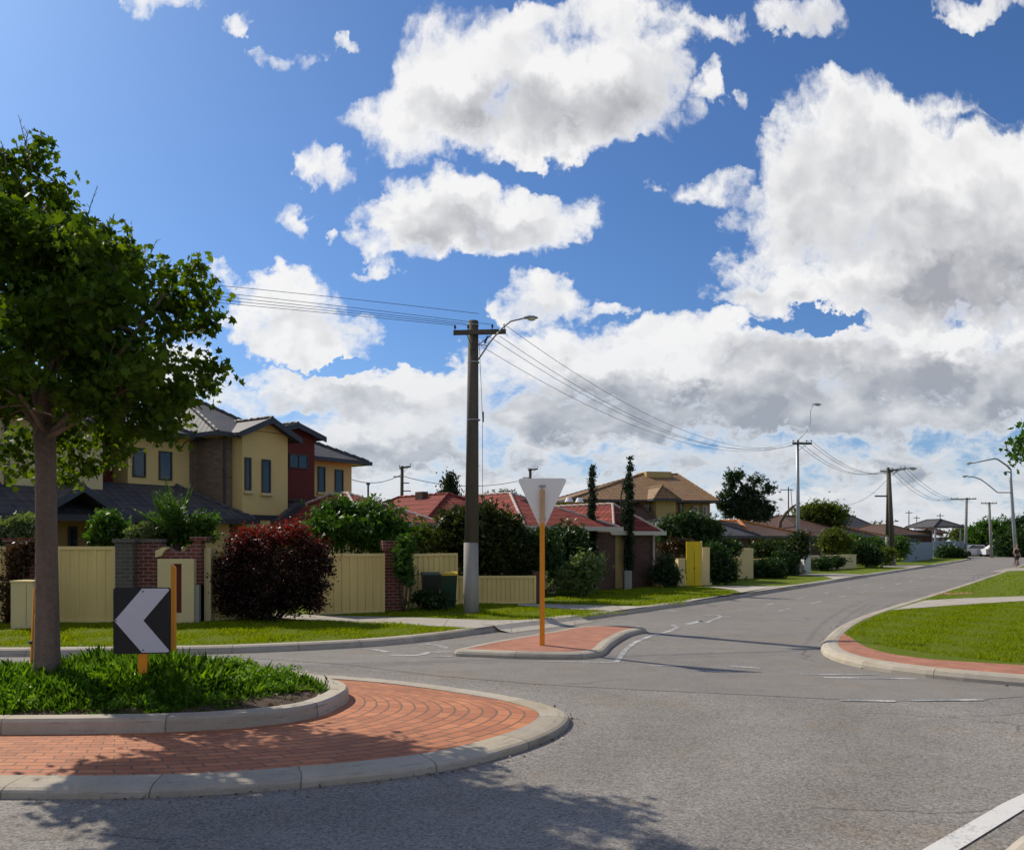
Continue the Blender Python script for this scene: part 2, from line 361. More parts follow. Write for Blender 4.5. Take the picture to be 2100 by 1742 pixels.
M_COVER = leafmat('ground_cover_blade', (.045, .12, .008), (.17, .29, .024), .42, (1.6, 1.7, .4), .4, .35)
M_CYPRESS = leafmat('cypress_leaf', (.012, .026, .012), (.03, .05, .02), .15)

# ---------------------------------------------------------------- mesh builder
class MB:
    def __init__(s): s.v = []; s.f = []; s.uv = {}; s.m = {}; s.cur = 0
    def face(s, pts, uv=None, flip=False):
        i = len(s.v); s.v += [tuple(p) for p in pts]
        idx = list(range(i, i + len(pts)))
        if flip: idx.reverse()
        s.f.append(idx)
        if uv: s.uv[len(s.f) - 1] = list(reversed(uv)) if flip else uv
        if s.cur: s.m[len(s.f) - 1] = s.cur
    def box(s, x0, x1, y0, y1, z0, z1, M=None):
        c = [Vector((x, y, z)) for z in (z0, z1) for y in (y0, y1) for x in (x0, x1)]
        if M is not None: c = [M @ p for p in c]
        for q in ((0, 2, 3, 1), (4, 5, 7, 6), (0, 1, 5, 4), (2, 6, 7, 3), (0, 4, 6, 2), (1, 3, 7, 5)):
            s.face([c[k] for k in q])
        return s
    def prism(s, poly, fn0, fn1):
        """poly: 2D outline (anticlockwise seen from the fn1 side); fn0/fn1 map a 2D point to the two end points"""
        a = [fn0(p) for p in poly]; b = [fn1(p) for p in poly]
        s.face(b); s.face(list(reversed(a)))
        for i in range(len(poly)):
            j = (i + 1) % len(poly)
            s.face([a[i], a[j], b[j], b[i]])
        return s
    def slab(s, poly, z0, z1):
        return s.prism(ccw(poly), lambda p: (p[0], p[1], z0), lambda p: (p[0], p[1], z1))
    def tube(s, pts, rad, n=8, cap=True, wob=0, rg=None):
        pts = [Vector(p) for p in pts]
        if not isinstance(rad, (list, tuple)): rad = [rad] * len(pts)
        rings = []; ref = None
        for i, p in enumerate(pts):
            d = (pts[min(i + 1, len(pts) - 1)] - pts[max(i - 1, 0)]).normalized()
            if ref is None: ref = Vector((1, 0, 0)) if abs(d.x) < .9 else Vector((0, 1, 0))
            a = (ref - d * ref.dot(d)).normalized(); b = d.cross(a); ref = a
            ring = []
            for k in range(n):
                r = rad[i] * (1 + (rg.uniform(-wob, wob) if wob else 0))
                th = 2 * math.pi * k / n
                ring.append(p + a * (math.cos(th) * r) + b * (math.sin(th) * r))
            rings.append(ring)
        base = len(s.v)
        for r_ in rings: s.v += [tuple(q) for q in r_]
        for i in range(len(rings) - 1):
            for k in range(n):
                k2 = (k + 1) % n
                s.f.append([base + i * n + k, base + i * n + k2, base + (i + 1) * n + k2, base + (i + 1) * n + k])
        if cap:
            s.f.append([base + k for k in reversed(range(n))])
            s.f.append([base + (len(rings) - 1) * n + k for k in range(n)])
        return s
    def build(s, name, mat, parent=None, loc=None, rz=0, smooth=False, bevel=0, kind=None):
        me = bpy.data.meshes.new(name); me.from_pydata(s.v, [], s.f); me.update()
        mats = mat if isinstance(mat, (list, tuple)) else [mat]
        for m in mats: me.materials.append(m)
        ul = me.uv_layers.new(name='UVMap')
        for p in me.polygons:
            if p.index in s.m: p.material_index = s.m[p.index]
            if p.index in s.uv:
                for k, li in enumerate(p.loop_indices): ul.data[li].uv = s.uv[p.index][k]
            else:
                n = p.normal
                if abs(n.z) > .985: ua, va = Vector((1, 0, 0)), Vector((0, 1, 0))
                else:
                    ua = Vector((-n.y, n.x, 0)).normalized(); va = n.cross(ua)
                for li in p.loop_indices:
                    co = me.vertices[me.loops[li].vertex_index].co
                    ul.data[li].uv = (co.dot(ua), co.dot(va))
        if smooth:
            for p in me.polygons: p.use_smooth = True
        o = bpy.data.objects.new(name, me); COL.objects.link(o)
        if parent: o.parent = parent
        if loc: o.location = loc
        o.rotation_euler = (0, 0, rz)
        if bevel:
            b = o.modifiers.new('bevel', 'BEVEL'); b.width = bevel; b.segments = 2; b.limit_method = 'ANGLE'
        if kind: o['kind'] = kind
        return o
def ccw(poly):
    a = sum(poly[i][0] * poly[(i + 1) % len(poly)][1] - poly[(i + 1) % len(poly)][0] * poly[i][1] for i in range(len(poly)))
    return list(poly) if a > 0 else list(reversed(poly))
def thing(name, label, cat, loc=(0, 0, 0), rz=0, group=None):
    o = bpy.data.objects.new(name, None); COL.objects.link(o); o.location = loc; o.rotation_euler = (0, 0, rz)
    o.empty_display_size = .2
    return tag(o, label, cat, group)
def tag(o, label, cat, group=None):
    o['label'] = label; o['category'] = cat
    if group: o['group'] = group
    return o
def smooth_closed(pts, n=160, it=6):
    P_ = np.array(pts, float); k = len(P_)
    out = []
    for i in range(k):
        p0, p1, p2, p3 = P_[i - 1], P_[i], P_[(i + 1) % k], P_[(i + 2) % k]
        for t_ in np.linspace(0, 1, 24, endpoint=False):
            out.append(.5 * ((2 * p1) + (-p0 + p2) * t_ + (2 * p0 - 5 * p1 + 4 * p2 - p3) * t_ ** 2 + (-p0 + 3 * p1 - 3 * p2 + p3) * t_ ** 3))
    out = np.array(out)
    return resample(out, n, True, it)
def smooth_open(pts, n=80, it=2):
    P_ = np.array(pts, float); k = len(P_); out = []
    for i in range(k - 1):
        p0, p1, p2, p3 = P_[max(i - 1, 0)], P_[i], P_[i + 1], P_[min(i + 2, k - 1)]
        for t_ in np.linspace(0, 1, 16, endpoint=False):
            out.append(.5 * ((2 * p1) + (-p0 + p2) * t_ + (2 * p0 - 5 * p1 + 4 * p2 - p3) * t_ ** 2 + (-p0 + 3 * p1 - 3 * p2 + p3) * t_ ** 3))
    out.append(P_[-1])
    return resample(np.array(out), n, False, it)
def resample(a, n, closed, it=0):
    q = np.vstack([a, a[:1]]) if closed else a
    d = np.r_[0, np.cumsum(np.hypot(*np.diff(q, axis=0).T))]
    s_ = np.linspace(0, d[-1], n, endpoint=not closed)
    r = np.c_[np.interp(s_, d, q[:, 0]), np.interp(s_, d, q[:, 1])]
    for _ in range(it):
        if closed: r = (np.roll(r, 1, 0) + 2 * r + np.roll(r, -1, 0)) / 4
        else: r[1:-1] = (r[:-2] + 2 * r[1:-1] + r[2:]) / 4
    return r
def normals2(a, closed):
    if closed: d = np.roll(a, -1, 0) - np.roll(a, 1, 0)
    else: d = np.gradient(a, axis=0)
    d /= np.hypot(d[:, 0], d[:, 1])[:, None]
    return np.c_[d[:, 1], -d[:, 0]]            # to the right of travel
def sweep(path, prof, closed, name, mat, **kw):
    """prof: list of (offset to the right of travel, z)"""
    a = np.array(path, float); nn = normals2(a, closed); m = len(a); mb = MB()
    q = np.vstack([a, a[:1]]) if closed else a
    s_ = np.r_[0, np.cumsum(np.hypot(*np.diff(q, axis=0).T))]
    w = [0]
    for i in range(1, len(prof)): w.append(w[-1] + math.hypot(prof[i][0] - prof[i - 1][0], prof[i][1] - prof[i - 1][1]))
    for i in range(m if closed else m - 1):
        j = (i + 1) % m
        for k in range(len(prof) - 1):
            A = lambda idx, kk: (a[idx, 0] + nn[idx, 0] * prof[kk][0], a[idx, 1] + nn[idx, 1] * prof[kk][0], prof[kk][1])
            mb.face([A(i, k), A(i, k + 1), A(j, k + 1), A(j, k)], [(s_[i], w[k]), (s_[i], w[k + 1]), (s_[i + 1], w[k + 1]), (s_[i + 1], w[k])])
    return mb.build(name, mat, **kw)
def offset(path, d, closed): return np.array(path) + normals2(np.array(path, float), closed) * d
def sheet(poly, z, name, mat, kind='structure', **kw):
    mb = MB(); mb.face([(p[0], p[1], z) for p in ccw([tuple(q) for q in poly])])
    return mb.build(name, mat, kind=kind, **kw)

# ---------------------------------------------------------------- foliage
T_QUAD = (np.array([(0, 0, 0), (.30, .45, .07), (0, 1, -.05), (-.30, .45, .07)]), [[0, 1, 2, 3]])
T_LOBE = (np.array([(0, 0, 0), (.22, .05, 0), (.52, .18, .02), (.36, .38, .04), (.50, .72, 0), (.20, .62, .03), (0, 1.05, -.06), (-.20, .62, .03), (-.50, .72, 0), (-.36, .38, .04), (-.52, .18, .02), (-.22, .05, 0)]), [list(range(12))])
T_CLUMP = (np.array([(0, 0, 0), (.28, .3, .1), (.1, .9, 0), (-.2, .4, .05), (.35, -.1, .05), (.8, .15, -.1), (.4, .35, .1), (-.3, .1, .1), (-.75, .35, -.1), (-.4, .5, 0)]), [[0, 1, 2, 3], [0, 4, 5, 6], [0, 7, 8, 9]])
T_STRAP = (np.array([(-.03, 0, 0), (.03, 0, 0), (.028, .5, .10), (0, 1, -.03), (-.028, .5, .10)]), [[0, 1, 2, 3, 4]])
def leaves(name, mat, C, S, tmpl, parent=None, seed=0, up=.35, tip=None, kind=None, dirs=None, tint=None):
    g = np.random.default_rng(seed); V, Fc = tmpl; n = len(C)
    if dirs is None:
        d = g.normal(size=(n, 3)); d[:, 2] += up; d /= np.linalg.norm(d, axis=1)[:, None]
    else: d = dirs / np.linalg.norm(dirs, axis=1)[:, None]
    r = g.normal(size=(n, 3)); x = np.cross(d, r); x /= np.linalg.norm(x, axis=1)[:, None]; z = np.cross(x, d)
    co = (x[:, None] * V[None, :, :1] + d[:, None] * V[None, :, 1:2] + z[:, None] * V[None, :, 2:3]) * np.asarray(S)[:, None, None] + np.asarray(C)[:, None]
    k = len(V); co = co.reshape(-1, 3)
    me = bpy.data.meshes.new(name); me.vertices.add(len(co)); me.vertices.foreach_set('co', co.ravel())
    li = np.concatenate([np.array(f) for f in Fc]); nl = len(li)
    loops = (li[None] + (np.arange(n) * k)[:, None]).ravel()
    sizes = np.tile([len(f) for f in Fc], n); starts = np.r_[0, np.cumsum(sizes)[:-1]]
    me.loops.add(len(loops)); me.loops.foreach_set('vertex_index', loops.astype(np.int32))
    me.polygons.add(len(sizes)); me.polygons.foreach_set('loop_start', starts.astype(np.int32)); me.polygons.foreach_set('loop_total', sizes.astype(np.int32))
    me.update(calc_edges=True); me.validate()
    a = me.attributes.new('tint', 'FLOAT', 'POINT'); tv = np.clip(g.normal(.45, .28, n) if tint is None else tint + g.normal(0, .14, n), 0, 1)
    a.data.foreach_set('value', np.repeat(tv, k).astype(np.float32))
    if tip is not None:
        a = me.attributes.new('tip', 'FLOAT', 'POINT'); a.data.foreach_set('value', np.repeat(tip, k).astype(np.float32))
    me.materials.append(mat)
    o = bpy.data.objects.new(name, me); COL.objects.link(o)
    if parent: o.parent = parent
    if kind: o['kind'] = kind
    return o
def scatter(blobs, clumps, per, crad, seed, shell=.45, rag=.10):
    """clumps of leaves filling ellipsoid lobes (cx,cy,cz,rx,ry,rz); returns leaf base points and lobe-relative height"""
    g = np.random.default_rng(seed); out = []; vol = np.array([b[3] * b[4] * b[5] for b in blobs]) ** .67
    cnt = np.maximum(3, (clumps * vol / vol.sum()).astype(int))
    for b, c in zip(blobs, cnt):
        d = g.normal(size=(c, 3)); d /= np.linalg.norm(d, axis=1)[:, None]
        rr = g.uniform(0, 1, c) ** shell; rr = np.where(g.uniform(0, 1, c) < rag, g.uniform(1.08, 1.32, c), rr)
        cc = np.array(b[:3]) + d * rr[:, None] * np.array(b[3:6])
        cs = crad * g.uniform(.55, 1.35, c)
        for p, s_ in zip(cc, cs):
            m = max(3, int(per * g.uniform(.6, 1.4)))
            out.append(p + g.normal(size=(m, 3)) * np.array((s_, s_, s_ * .75)))
    return np.concatenate(out)
def limb(mb, a, b, r0, r1, rg, n=6, bend=.12, seg=5):
    a, b = Vector(a), Vector(b); L = (b - a).length
    off = Vector((rg.uniform(-1, 1), rg.uniform(-1, 1), rg.uniform(-.3, 1))) * L * bend
    pts = []; rad = []
    for i in range(seg + 1):
        t_ = i / seg; pts.append(a.lerp(b, t_) + off * math.sin(math.pi * t_)); rad.append(r0 + (r1 - r0) * t_)
    mb.tube(pts, rad, n)
def bush(name, label, cat, base, blobs, mat, size, clumps, per, crad, seed, group=None, tmpl=None, stems=3, stem_r=.03, trunkmat=None, tipfn=None, shell=.5, up=.35, part='foliage', trunk='trunk', trunk_h=0):
    """blobs are in world coordinates"""
    rg = random.Random(seed); base = Vector(base)
    t_ = thing(name, label, cat, base, 0, group)
    C = scatter(blobs, clumps, per, crad, seed, shell, .10 if crad < .19 else 0)
    C[:, 2] = np.maximum(C[:, 2], base.z + .03)
    g = np.random.default_rng(seed + 5)
    L = C - np.array(base)
    tip = None
    if tipfn is not None: tip = tipfn(L, g)
    leaves(part, mat, L, size * g.uniform(.6, 1.3, len(L)), tmpl or T_CLUMP, t_, seed + 1, up, tip)
    mb = MB()
    if trunk_h:
        mb.tube([(0, 0, -.1), (rg.uniform(-.04, .04), 0, trunk_h * .5), (0, 0, trunk_h)], [stem_r * 1.25, stem_r, stem_r * .85], 8)
    for b in sorted(blobs, key=lambda b: -b[5])[:max(stems, 1)]:
        e = Vector(b[:3]) - base
        limb(mb, (rg.uniform(-.05, .05), rg.uniform(-.05, .05), trunk_h * .95 if trunk_h else -.05), e, stem_r * (.7 if trunk_h else 1), stem_r * .3, rg, 6)
    mb.build(trunk, trunkmat or M_BARKDK, t_, smooth=True)
    return t_
def px_blobs(lst, Y, dep=1.0):
    """lobes given as survey column,row,half-width,half-height at distance Y"""
    out = []
    for q in lst:
        px, py, rx, ry = q[:4]; dy = q[4] if len(q) > 4 else 0; Yq = Y + dy
        X, _, Z = P(px, py, Yq); out.append((X, Yq, Z, rx * Yq / F, max(rx, ry) * .8 * dep * Yq / F, ry * Yq / F))
    return out
# ================================================================= GROUND AND SETTING
KH = .12                                   # kerb height
sheet([(-900, -300), (900, -300), (900, 2500), (-900, 2500)], -.03, 'ground', M_GROUND)
sheet([(-70, -20), (110, -20), (110, 104), (-70, 104)], -.004, 'road', M_ASPH)

def st(s, off):                            # along / across the side street (0.573,0.819), off>0 = towards its right side
    return (8.85 + .573 * s + .819 * off, 30.1 + .819 * s - .573 * off)

# left block: kerb line, from far left round the corner and up the side street
LK = [(-60, 17.5), (-25, 14.9), (-14, 14.3), (-9, 14.2), (-5.05, 14.53), (-4.0, 15.0), (-3.0, 15.25), (-2.24, 15.8), (-1.24, 16.75), (-.61, 17.9), (.15, 18.65), (.95, 19.6), (1.9, 20.75), (3.41, 22.8), (5.88, 25.95), (8.85, 30.1), (14.3, 37.8), (17.4, 42.3), (30.4, 60.7), (42.6, 78.3), (47, 86), (46, 94), (38, 104)]
LKs = smooth_open(LK, 260, 3)
sheet(list(map(tuple, offset(LKs, -.28, False))) + [(-70, 104), (-70, 17.4)], KH, 'lawn', M_LAWN)
KPROF = [(0, -.02), (-.02, .04), (-.07, KH - .02), (-.12, KH + .006), (-.30, KH + .006), (-.30, -.02)]
sweep(LKs, KPROF, False, 'kerb', M_KERB, kind='structure')
RK = [(60, 95), (48, 76.5), (34.5, 57.1), (21.9, 39.2), (13.4, 27.3), (10.5, 23.3), (9.05, 21.25), (7.86, 19.43), (6.91, 17.8), (5.94, 15.9), (5.54, 14.98), (5.28, 13.99), (5.31, 13.13), (5.56, 12.59), (5.91, 12.07), (6.45, 11.66), (6.99, 11.31), (8.5, 10.45), (11, 9.4), (16, 8.2), (26, 7.2), (60, 6)]
RKs = smooth_open(RK, 300, 3)
sheet(list(map(tuple, offset(RKs, -.28, False))) + [(110, 6), (110, 95)], KH, 'lawn', M_LAWN)
RPROF = [(.0, -.02), (-.01, .05), (-.05, .105), (-.12, KH + .012), (-.24, KH + .014), (-.30, KH + .004), (-.31, -.02)]
sweep(RKs, RPROF, False, 'kerb', M_KERB, kind='structure')
# concrete gutter lip in front of the right corner kerb
gl = RKs[118:150]
sweep(gl, [(.16, .003), (0, .006)], False, 'gutter', M_PATH, kind='structure')
# near right corner, just inside the frame
NK = [(.2, 2.2), (1.6, 3.7), (3.18, 5.30), (3.55, 5.62), (4.4, 6.2), (6, 6.75), (9, 7.0), (30, 6.2)]
NKs = smooth_open(NK[::-1], 90, 2)[::-1]
sweep(NKs, [(0, -.02), (.0, .05), (.04, .10), (.10, .125), (.42, .13), (.42, -.02)], False, 'kerb', M_KERB2, kind='structure')
sheet(list(map(tuple, offset(NKs, .40, False))) + [(.2, -3), (30, -3)], .115, 'lawn', M_LAWN)

# approach surfacing: smoother asphalt laid over the coarse circulating surface
def gp(lst, z=0.0): return [G(x, y, z) for x, y in lst]
ap = gp([(560, 1352), (700, 1361), (900, 1385), (1100, 1402), (1300, 1413), (1500, 1422), (1700, 1432), (1850, 1436.5), (2000, 1434), (2150, 1424)])
sheet(ap + [(11.0, 9.45), (6.3, 12.1), (6.0, 14.2), (8.2, 18.6), (14.5, 27.5), (35.5, 57), (50, 77), (66, 100), (38, 100), (45, 85), (30, 61), (14, 38), (5.5, 26), (1.4, 21.2), (-.9, 18.1), (-1.8, 16.7), (-3.3, 15.6), (-6, 14.75)], .0, 'road', M_ASPH2)

# ---- roundabout: apron, garden and kerbs
OUT = smooth_closed([(-3.97, 6.43), (-2.79, 6.456), (-1.82, 6.667), (-.576, 7.2), (.303, 8.17), (.64, 9.115), (.42, 9.78), (-.183, 10.45), (-1.54, 11.42), (-3.07, 12.0), (-5, 12.3), (-7, 11.9), (-8.6, 10.6), (-8.9, 9.2), (-8, 7.6), (-6, 6.6)], 220, 3)
INN = smooth_closed([(-5.068, 8.206), (-3.224, 8.353), (-2.235, 8.858), (-1.957, 9.713), (-2.06, 10.331), (-2.441, 10.815), (-2.833, 11.227), (-3.554, 11.536), (-4.738, 11.639), (-6.18, 11.382), (-7.21, 10.712), (-7.468, 9.682), (-7.004, 8.652), (-6.18, 8.292)], 220, 3)
AZ = .075
sweep(OUT, [(0, -.02), (.0, .042), (-.015, .060), (-.05, .074), (-.12, AZ + .007), (-.33, AZ + .012), (-.34, AZ - .03)], True, 'kerb', M_KERB, kind='structure')
def ring_between(a, b, z, name, mat, rows=6):
    """paving laid in courses that follow the two outlines"""
    ca = a.mean(0); k = len(a)
    # pair points of both outlines by bearing from the garden centre, then even out the spacing
    c = b.mean(0)
    def bear(q): return np.unwrap(np.arctan2((q - c)[:, 1], (q - c)[:, 0]))
    tb = np.linspace(0, 2 * np.pi, k, endpoint=False)
    def at(q):
        th = np.mod(np.arctan2((q - c)[:, 1], (q - c)[:, 0]), 2 * np.pi); o_ = np.argsort(th)
        th, qq = th[o_], q[o_]; th = np.r_[th[-1] - 2 * np.pi, th, th[0] + 2 * np.pi]; qq = np.vstack([qq[-1], qq, qq[0]])
        return np.c_[np.interp(tb, th, qq[:, 0]), np.interp(tb, th, qq[:, 1])]
    A, B = at(a), at(b)
    mid = (A + B) / 2; s_ = np.r_[0, np.cumsum(np.hypot(*np.diff(np.vstack([mid, mid[:1]]), axis=0).T))]
    mb = MB()
    for i in range(k):
        j = (i + 1) % k
        for r_ in range(rows):
            f0, f1 = r_ / rows, (r_ + 1) / rows
            p = lambda idx, f: tuple(B[idx] * (1 - f) + A[idx] * f) + (z + .012 * math.sin(math.pi * f),)
            mb.face([p(i, f0), p(i, f1), p(j, f1), p(j, f0)], [(s_[i], f0 * 1.58), (s_[i], f1 * 1.58), (s_[i + 1], f1 * 1.58), (s_[i + 1], f0 * 1.58)])
    return mb.build(name, mat, kind='structure', smooth=True)
ring_between(offset(OUT, -.32, True), offset(INN, -.05, True), AZ, 'paving', M_PAVE)
GZ = .225
sweep(INN, [(0, AZ - .03), (-.012, GZ - .03), (-.04, GZ), (-.22, GZ), (-.25, GZ - .03), (-.25, AZ)], True, 'kerb', M_KERB2, kind='structure')
# mounded soil
cen = INN.mean(0); mb = MB(); rim = offset(INN, -.23, True); RN = 10
def soil_z(f): return GZ - .05 + .16 * (1 - f ** 2)
rg = random.Random(3); grid = {}
for r_ in range(RN + 1):
    f = r_ / RN
    for i in range(220):
        p = cen * (1 - f) + rim[i] * f; grid[r_, i] = (p[0], p[1], soil_z(f) + (rg.uniform(-.018, .018) if 0 < r_ < RN else 0))
for r_ in range(RN):
    for i in range(220):
        j = (i + 1) % 220; mb.face([grid[r_, i], grid[r_ + 1, i], grid[r_ + 1, j], grid[r_, j]])
mb.build('soil', M_SOIL, kind='structure', smooth=True)
def garden_z(x, y):
    d = np.array((x, y)) - cen; th = math.atan2(d[1], d[0])
    q = rim - cen; k = np.argmin(np.abs(np.angle(np.exp(1j * (np.arctan2(q[:, 1], q[:, 0]) - th))))); f = np.hypot(*d) / np.hypot(*q[k])
    return (soil_z(min(f, 1)), f)
# planting: strap-leaved ground cover growing right up to the kerb, thin at the near right end
g = np.random.default_rng(11); C = []; D = []; S = []; TT = []
n_t = 0
while n_t < 1700:
    x, y = g.uniform(-7.3, -1.9), g.uniform(7.9, 11.4); z, f = garden_z(x, y)
    if f > .97: continue
    bare = x > -3.5 and g.uniform() < min(.97, (x + 3.5) * .95)
    edge = f > .80 and g.uniform() < .7 and y < 9.6
    if bare or edge: continue
    n_t += 1; lush = .8 + .5 * math.sin(x * 2.3 + 1) * math.cos(y * 2.9) + g.uniform(-.2, .2); h = (.12 + .15 * lush) * (1.2 - .4 * f)
    fr_ = min(1, max(.38, .38 + (y - 8.75) * .75)); h *= fr_ * (.62 if x > -3.4 else 1); h *= g.uniform(.5, 1.05); m = int(44 + 22 * lush); TT.append(np.full(m, np.clip(g.normal(.42, .27), 0, 1))); a = g.uniform(0, 6.28, m); sp = g.uniform(.15, 2.8, m)
    D.append(np.c_[np.cos(a) * sp, np.sin(a) * sp, np.ones(m)]); C.append(np.c_[x + g.normal(0, .07, m), y + g.normal(0, .07, m), np.full(m, z - .01)]); S.append(h * g.uniform(.55, 1.3, m))
leaves('ground_cover', M_COVER, np.concatenate(C), np.concatenate(S), (np.array([(-.022, 0, 0), (.022, 0, 0), (.034, .55, .10), (0, 1, -.20), (-.034, .55, .10)]), [[0, 1, 2, 3, 4]]), None, 12, dirs=np.concatenate(D), kind='stuff', tint=np.concatenate(TT))
C = []
for k in range(620):
    x, y = g.uniform(-7.3, -2.2), g.uniform(8.1, 11.5); z, f = garden_z(x, y)
    if f > .93 or (x > -3.5 and g.uniform() < (x + 3.5) * .9) or (f > .78 and y < 9.6 and g.uniform() < .6): continue
    r_ = g.uniform(.08, .19) * min(1, .55 + max(0, y - 8.7) * .5); m = int(150 * r_ / .15); d = g.normal(size=(m, 3)); d /= np.linalg.norm(d, axis=1)[:, None]; d[:, 2] = np.abs(d[:, 2])
    C.append(np.array((x, y, z)) + d * g.uniform(.5, 1.05, m)[:, None] * np.array((r_, r_, r_ * 1.25)))
C = np.concatenate(C)
leaves('ground_cover', M_COVER, C, g.uniform(.022, .055, len(C)), (np.array([(0, 0, 0), (.26, .45, .06), (0, 1, -.1), (-.26, .45, .06)]), [[0, 1, 2, 3]]), None, 16, up=.9, kind='stuff')
# leaf litter and clods on the bare soil
C = []
while len(C) < 900:
    x, y = g.uniform(-7, -1.95), g.uniform(8, 11); z, f = garden_z(x, y)
    if f < .98 and f > .5: C.append((x, y, z + .008))
M_LITTER = leafmat('leaf_litter', (.12, .07, .04), (.24, .15, .09), .1, (1, 1, 1))
leaves('leaf_litter', M_LITTER, np.array(C), g.uniform(.03, .09, len(C)), T_QUAD, None, 14, up=0, dirs=np.c_[g.normal(size=(len(C), 2)), g.uniform(-.1, .25, len(C))], kind='stuff')

C = []
for k in range(520):
    i = int(g.integers(0, 220)); q = OUT[i] + normals2(OUT, True)[i] * abs(g.normal(.015, .09)); C.append((q[0], q[1], .006))
for k in range(300):
    i = int(g.integers(95, 260)); q = RKs[i] + normals2(RKs, False)[i] * abs(g.normal(.02, .12)); C.append((q[0], q[1], .006))
leaves('leaf_litter', M_LITTER, np.array(C), g.uniform(.015, .05, len(C)), T_QUAD, None, 15, up=0, dirs=np.c_[g.normal(size=(len(C), 2)), g.uniform(-.02, .2, len(C))], kind='stuff')

# ---- splitter island carrying the give way sign
isl = smooth_closed(gp([(928, 1343.6), (976, 1346.5), (1065, 1350), (1162, 1351.4), (1209, 1349.5), (1238, 1343), (1257, 1325), (1293, 1304), (1327, 1295.7), (1290, 1291), (1194, 1292), (1118, 1305), (1021, 1322), (962, 1334)]), 140, 1)
sweep(isl, [(0, -.02), (0, .045), (-.03, .08), (-.08, .10), (-.21, .105), (-.22, .08)], True, 'kerb', M_KERB, kind='structure')
sheet(list(map(tuple, offset(isl, -.20, True))), .102, 'paving', M_PAVE2)

# ---- footpaths on the left verge (laid a few mm above the turf)
ZP = KH + .004
KIN = offset(LKs, -.06, False)
def path(lst, name='footpath', mat=M_PATH):
    out = []
    for q in gp(lst, ZP):
        if q[0] < 9 or q[1] > 30:
            k = int(np.argmin(np.hypot(KIN[:, 0] - q[0], KIN[:, 1] - q[1]))); nn = normals2(KIN, False)[k]
            if (q[0] - KIN[k, 0]) * nn[0] + (q[1] - KIN[k, 1]) * nn[1] > 0 and np.hypot(*(KIN[k] - np.array(q))) < 3: q = tuple(KIN[k])
        out.append(q)
    return sheet(out, ZP + .004, name, mat)
path([(540, 1257), (656, 1261), (865, 1266), (1006, 1271), (1090, 1270), (1150, 1262), (1185, 1262), (1190, 1268), (1120, 1277), (1050, 1286), (1005, 1291), (975, 1288), (771, 1277), (615, 1271), (540, 1267)])
path([(1062, 1237), (1200, 1240), (1325, 1243), (1400, 1240.5), (1330, 1251), (1307, 1255), (1200, 1250), (1120, 1245), (1062, 1241)])
path([(1441, 1201), (1600, 1201), (1690, 1196), (1560, 1216), (1447, 1233), (1418, 1228), (1500, 1221.5), (1527, 1216.5), (1505, 1209)])
path([(1590, 1176.5), (1720, 1175.5), (1790, 1178), (1755, 1188.5), (1690, 1181)])
path([(1800, 1158.5), (1870, 1158), (1915, 1159), (1895, 1163.5), (1810, 1161.5)])
# driveway crossing where the corner path meets the road
nn_ = normals2(LKs, False); mb = MB(); ks = [k for k in range(len(LKs)) if -.45 < LKs[k, 0] < 1.9 and LKs[k, 1] < 23]
for k in ks[:-1]:
    l = lambda i, d, z: (LKs[i, 0] + nn_[i, 0] * d, LKs[i, 1] + nn_[i, 1] * d, z)
    for (d0, z0), (d1, z1) in (((-.42, KH + .013), (-.06, KH + .017)), ((-.06, KH + .017), (.10, .05)), ((.10, .05), (.42, .007))):
        mb.face([l(k, d0, z0), l(k, d1, z1), l(k + 1, d1, z1), l(k + 1, d0, z0)])
mb.build('path', M_PATH, kind='structure')
# right verge: brick strip behind the corner kerb, concrete footpath, patch of old brick
br = offset(RKs, -.30, False); br_in = offset(RKs, -1.0, False)
i0 = int(np.argmin(np.hypot(RKs[:, 0] - 6.32, RKs[:, 1] - 16.6))); 
mb = MB(); s_ = np.r_[0, np.cumsum(np.hypot(*np.diff(br, axis=0).T))]; L_ = len(RKs)
for i in range(i0, L_ - 1):
    def wd(k): return .02 + .98 * min(1, max(0, (k - i0) / 16)) ** .8
    f0, f1 = wd(i) * 1.28, wd(i + 1) * 1.28
    nn = normals2(RKs, False)
    A = lambda k, d: (RKs[k, 0] - nn[k, 0] * d, RKs[k, 1] - nn[k, 1] * d, ZP)
    mb.face([A(i, .29), A(i + 1, .29), A(i + 1, .3 + f1), A(i, .3 + f0)], [(s_[i], 0), (s_[i + 1], 0), (s_[i + 1], f1), (s_[i], f0)], flip=False)
mb.build('paving', M_PAVE2, kind='structure')
path([(1828, 1250.3), (1942, 1241.3), (2100, 1231.4), (2300, 1219), (2300, 1211), (2100, 1221.9), (1980, 1226), (1896, 1230.5)])
path([(2030, 1172.5), (2100, 1169), (2200, 1164), (2200, 1159), (2100, 1162.5), (2062, 1165.5)])
sheet(gp([(1915, 1215.5), (2000, 1214), (1985, 1217), (1905, 1219)], ZP + .003), ZP + .003, 'paving', M_PAVE2)

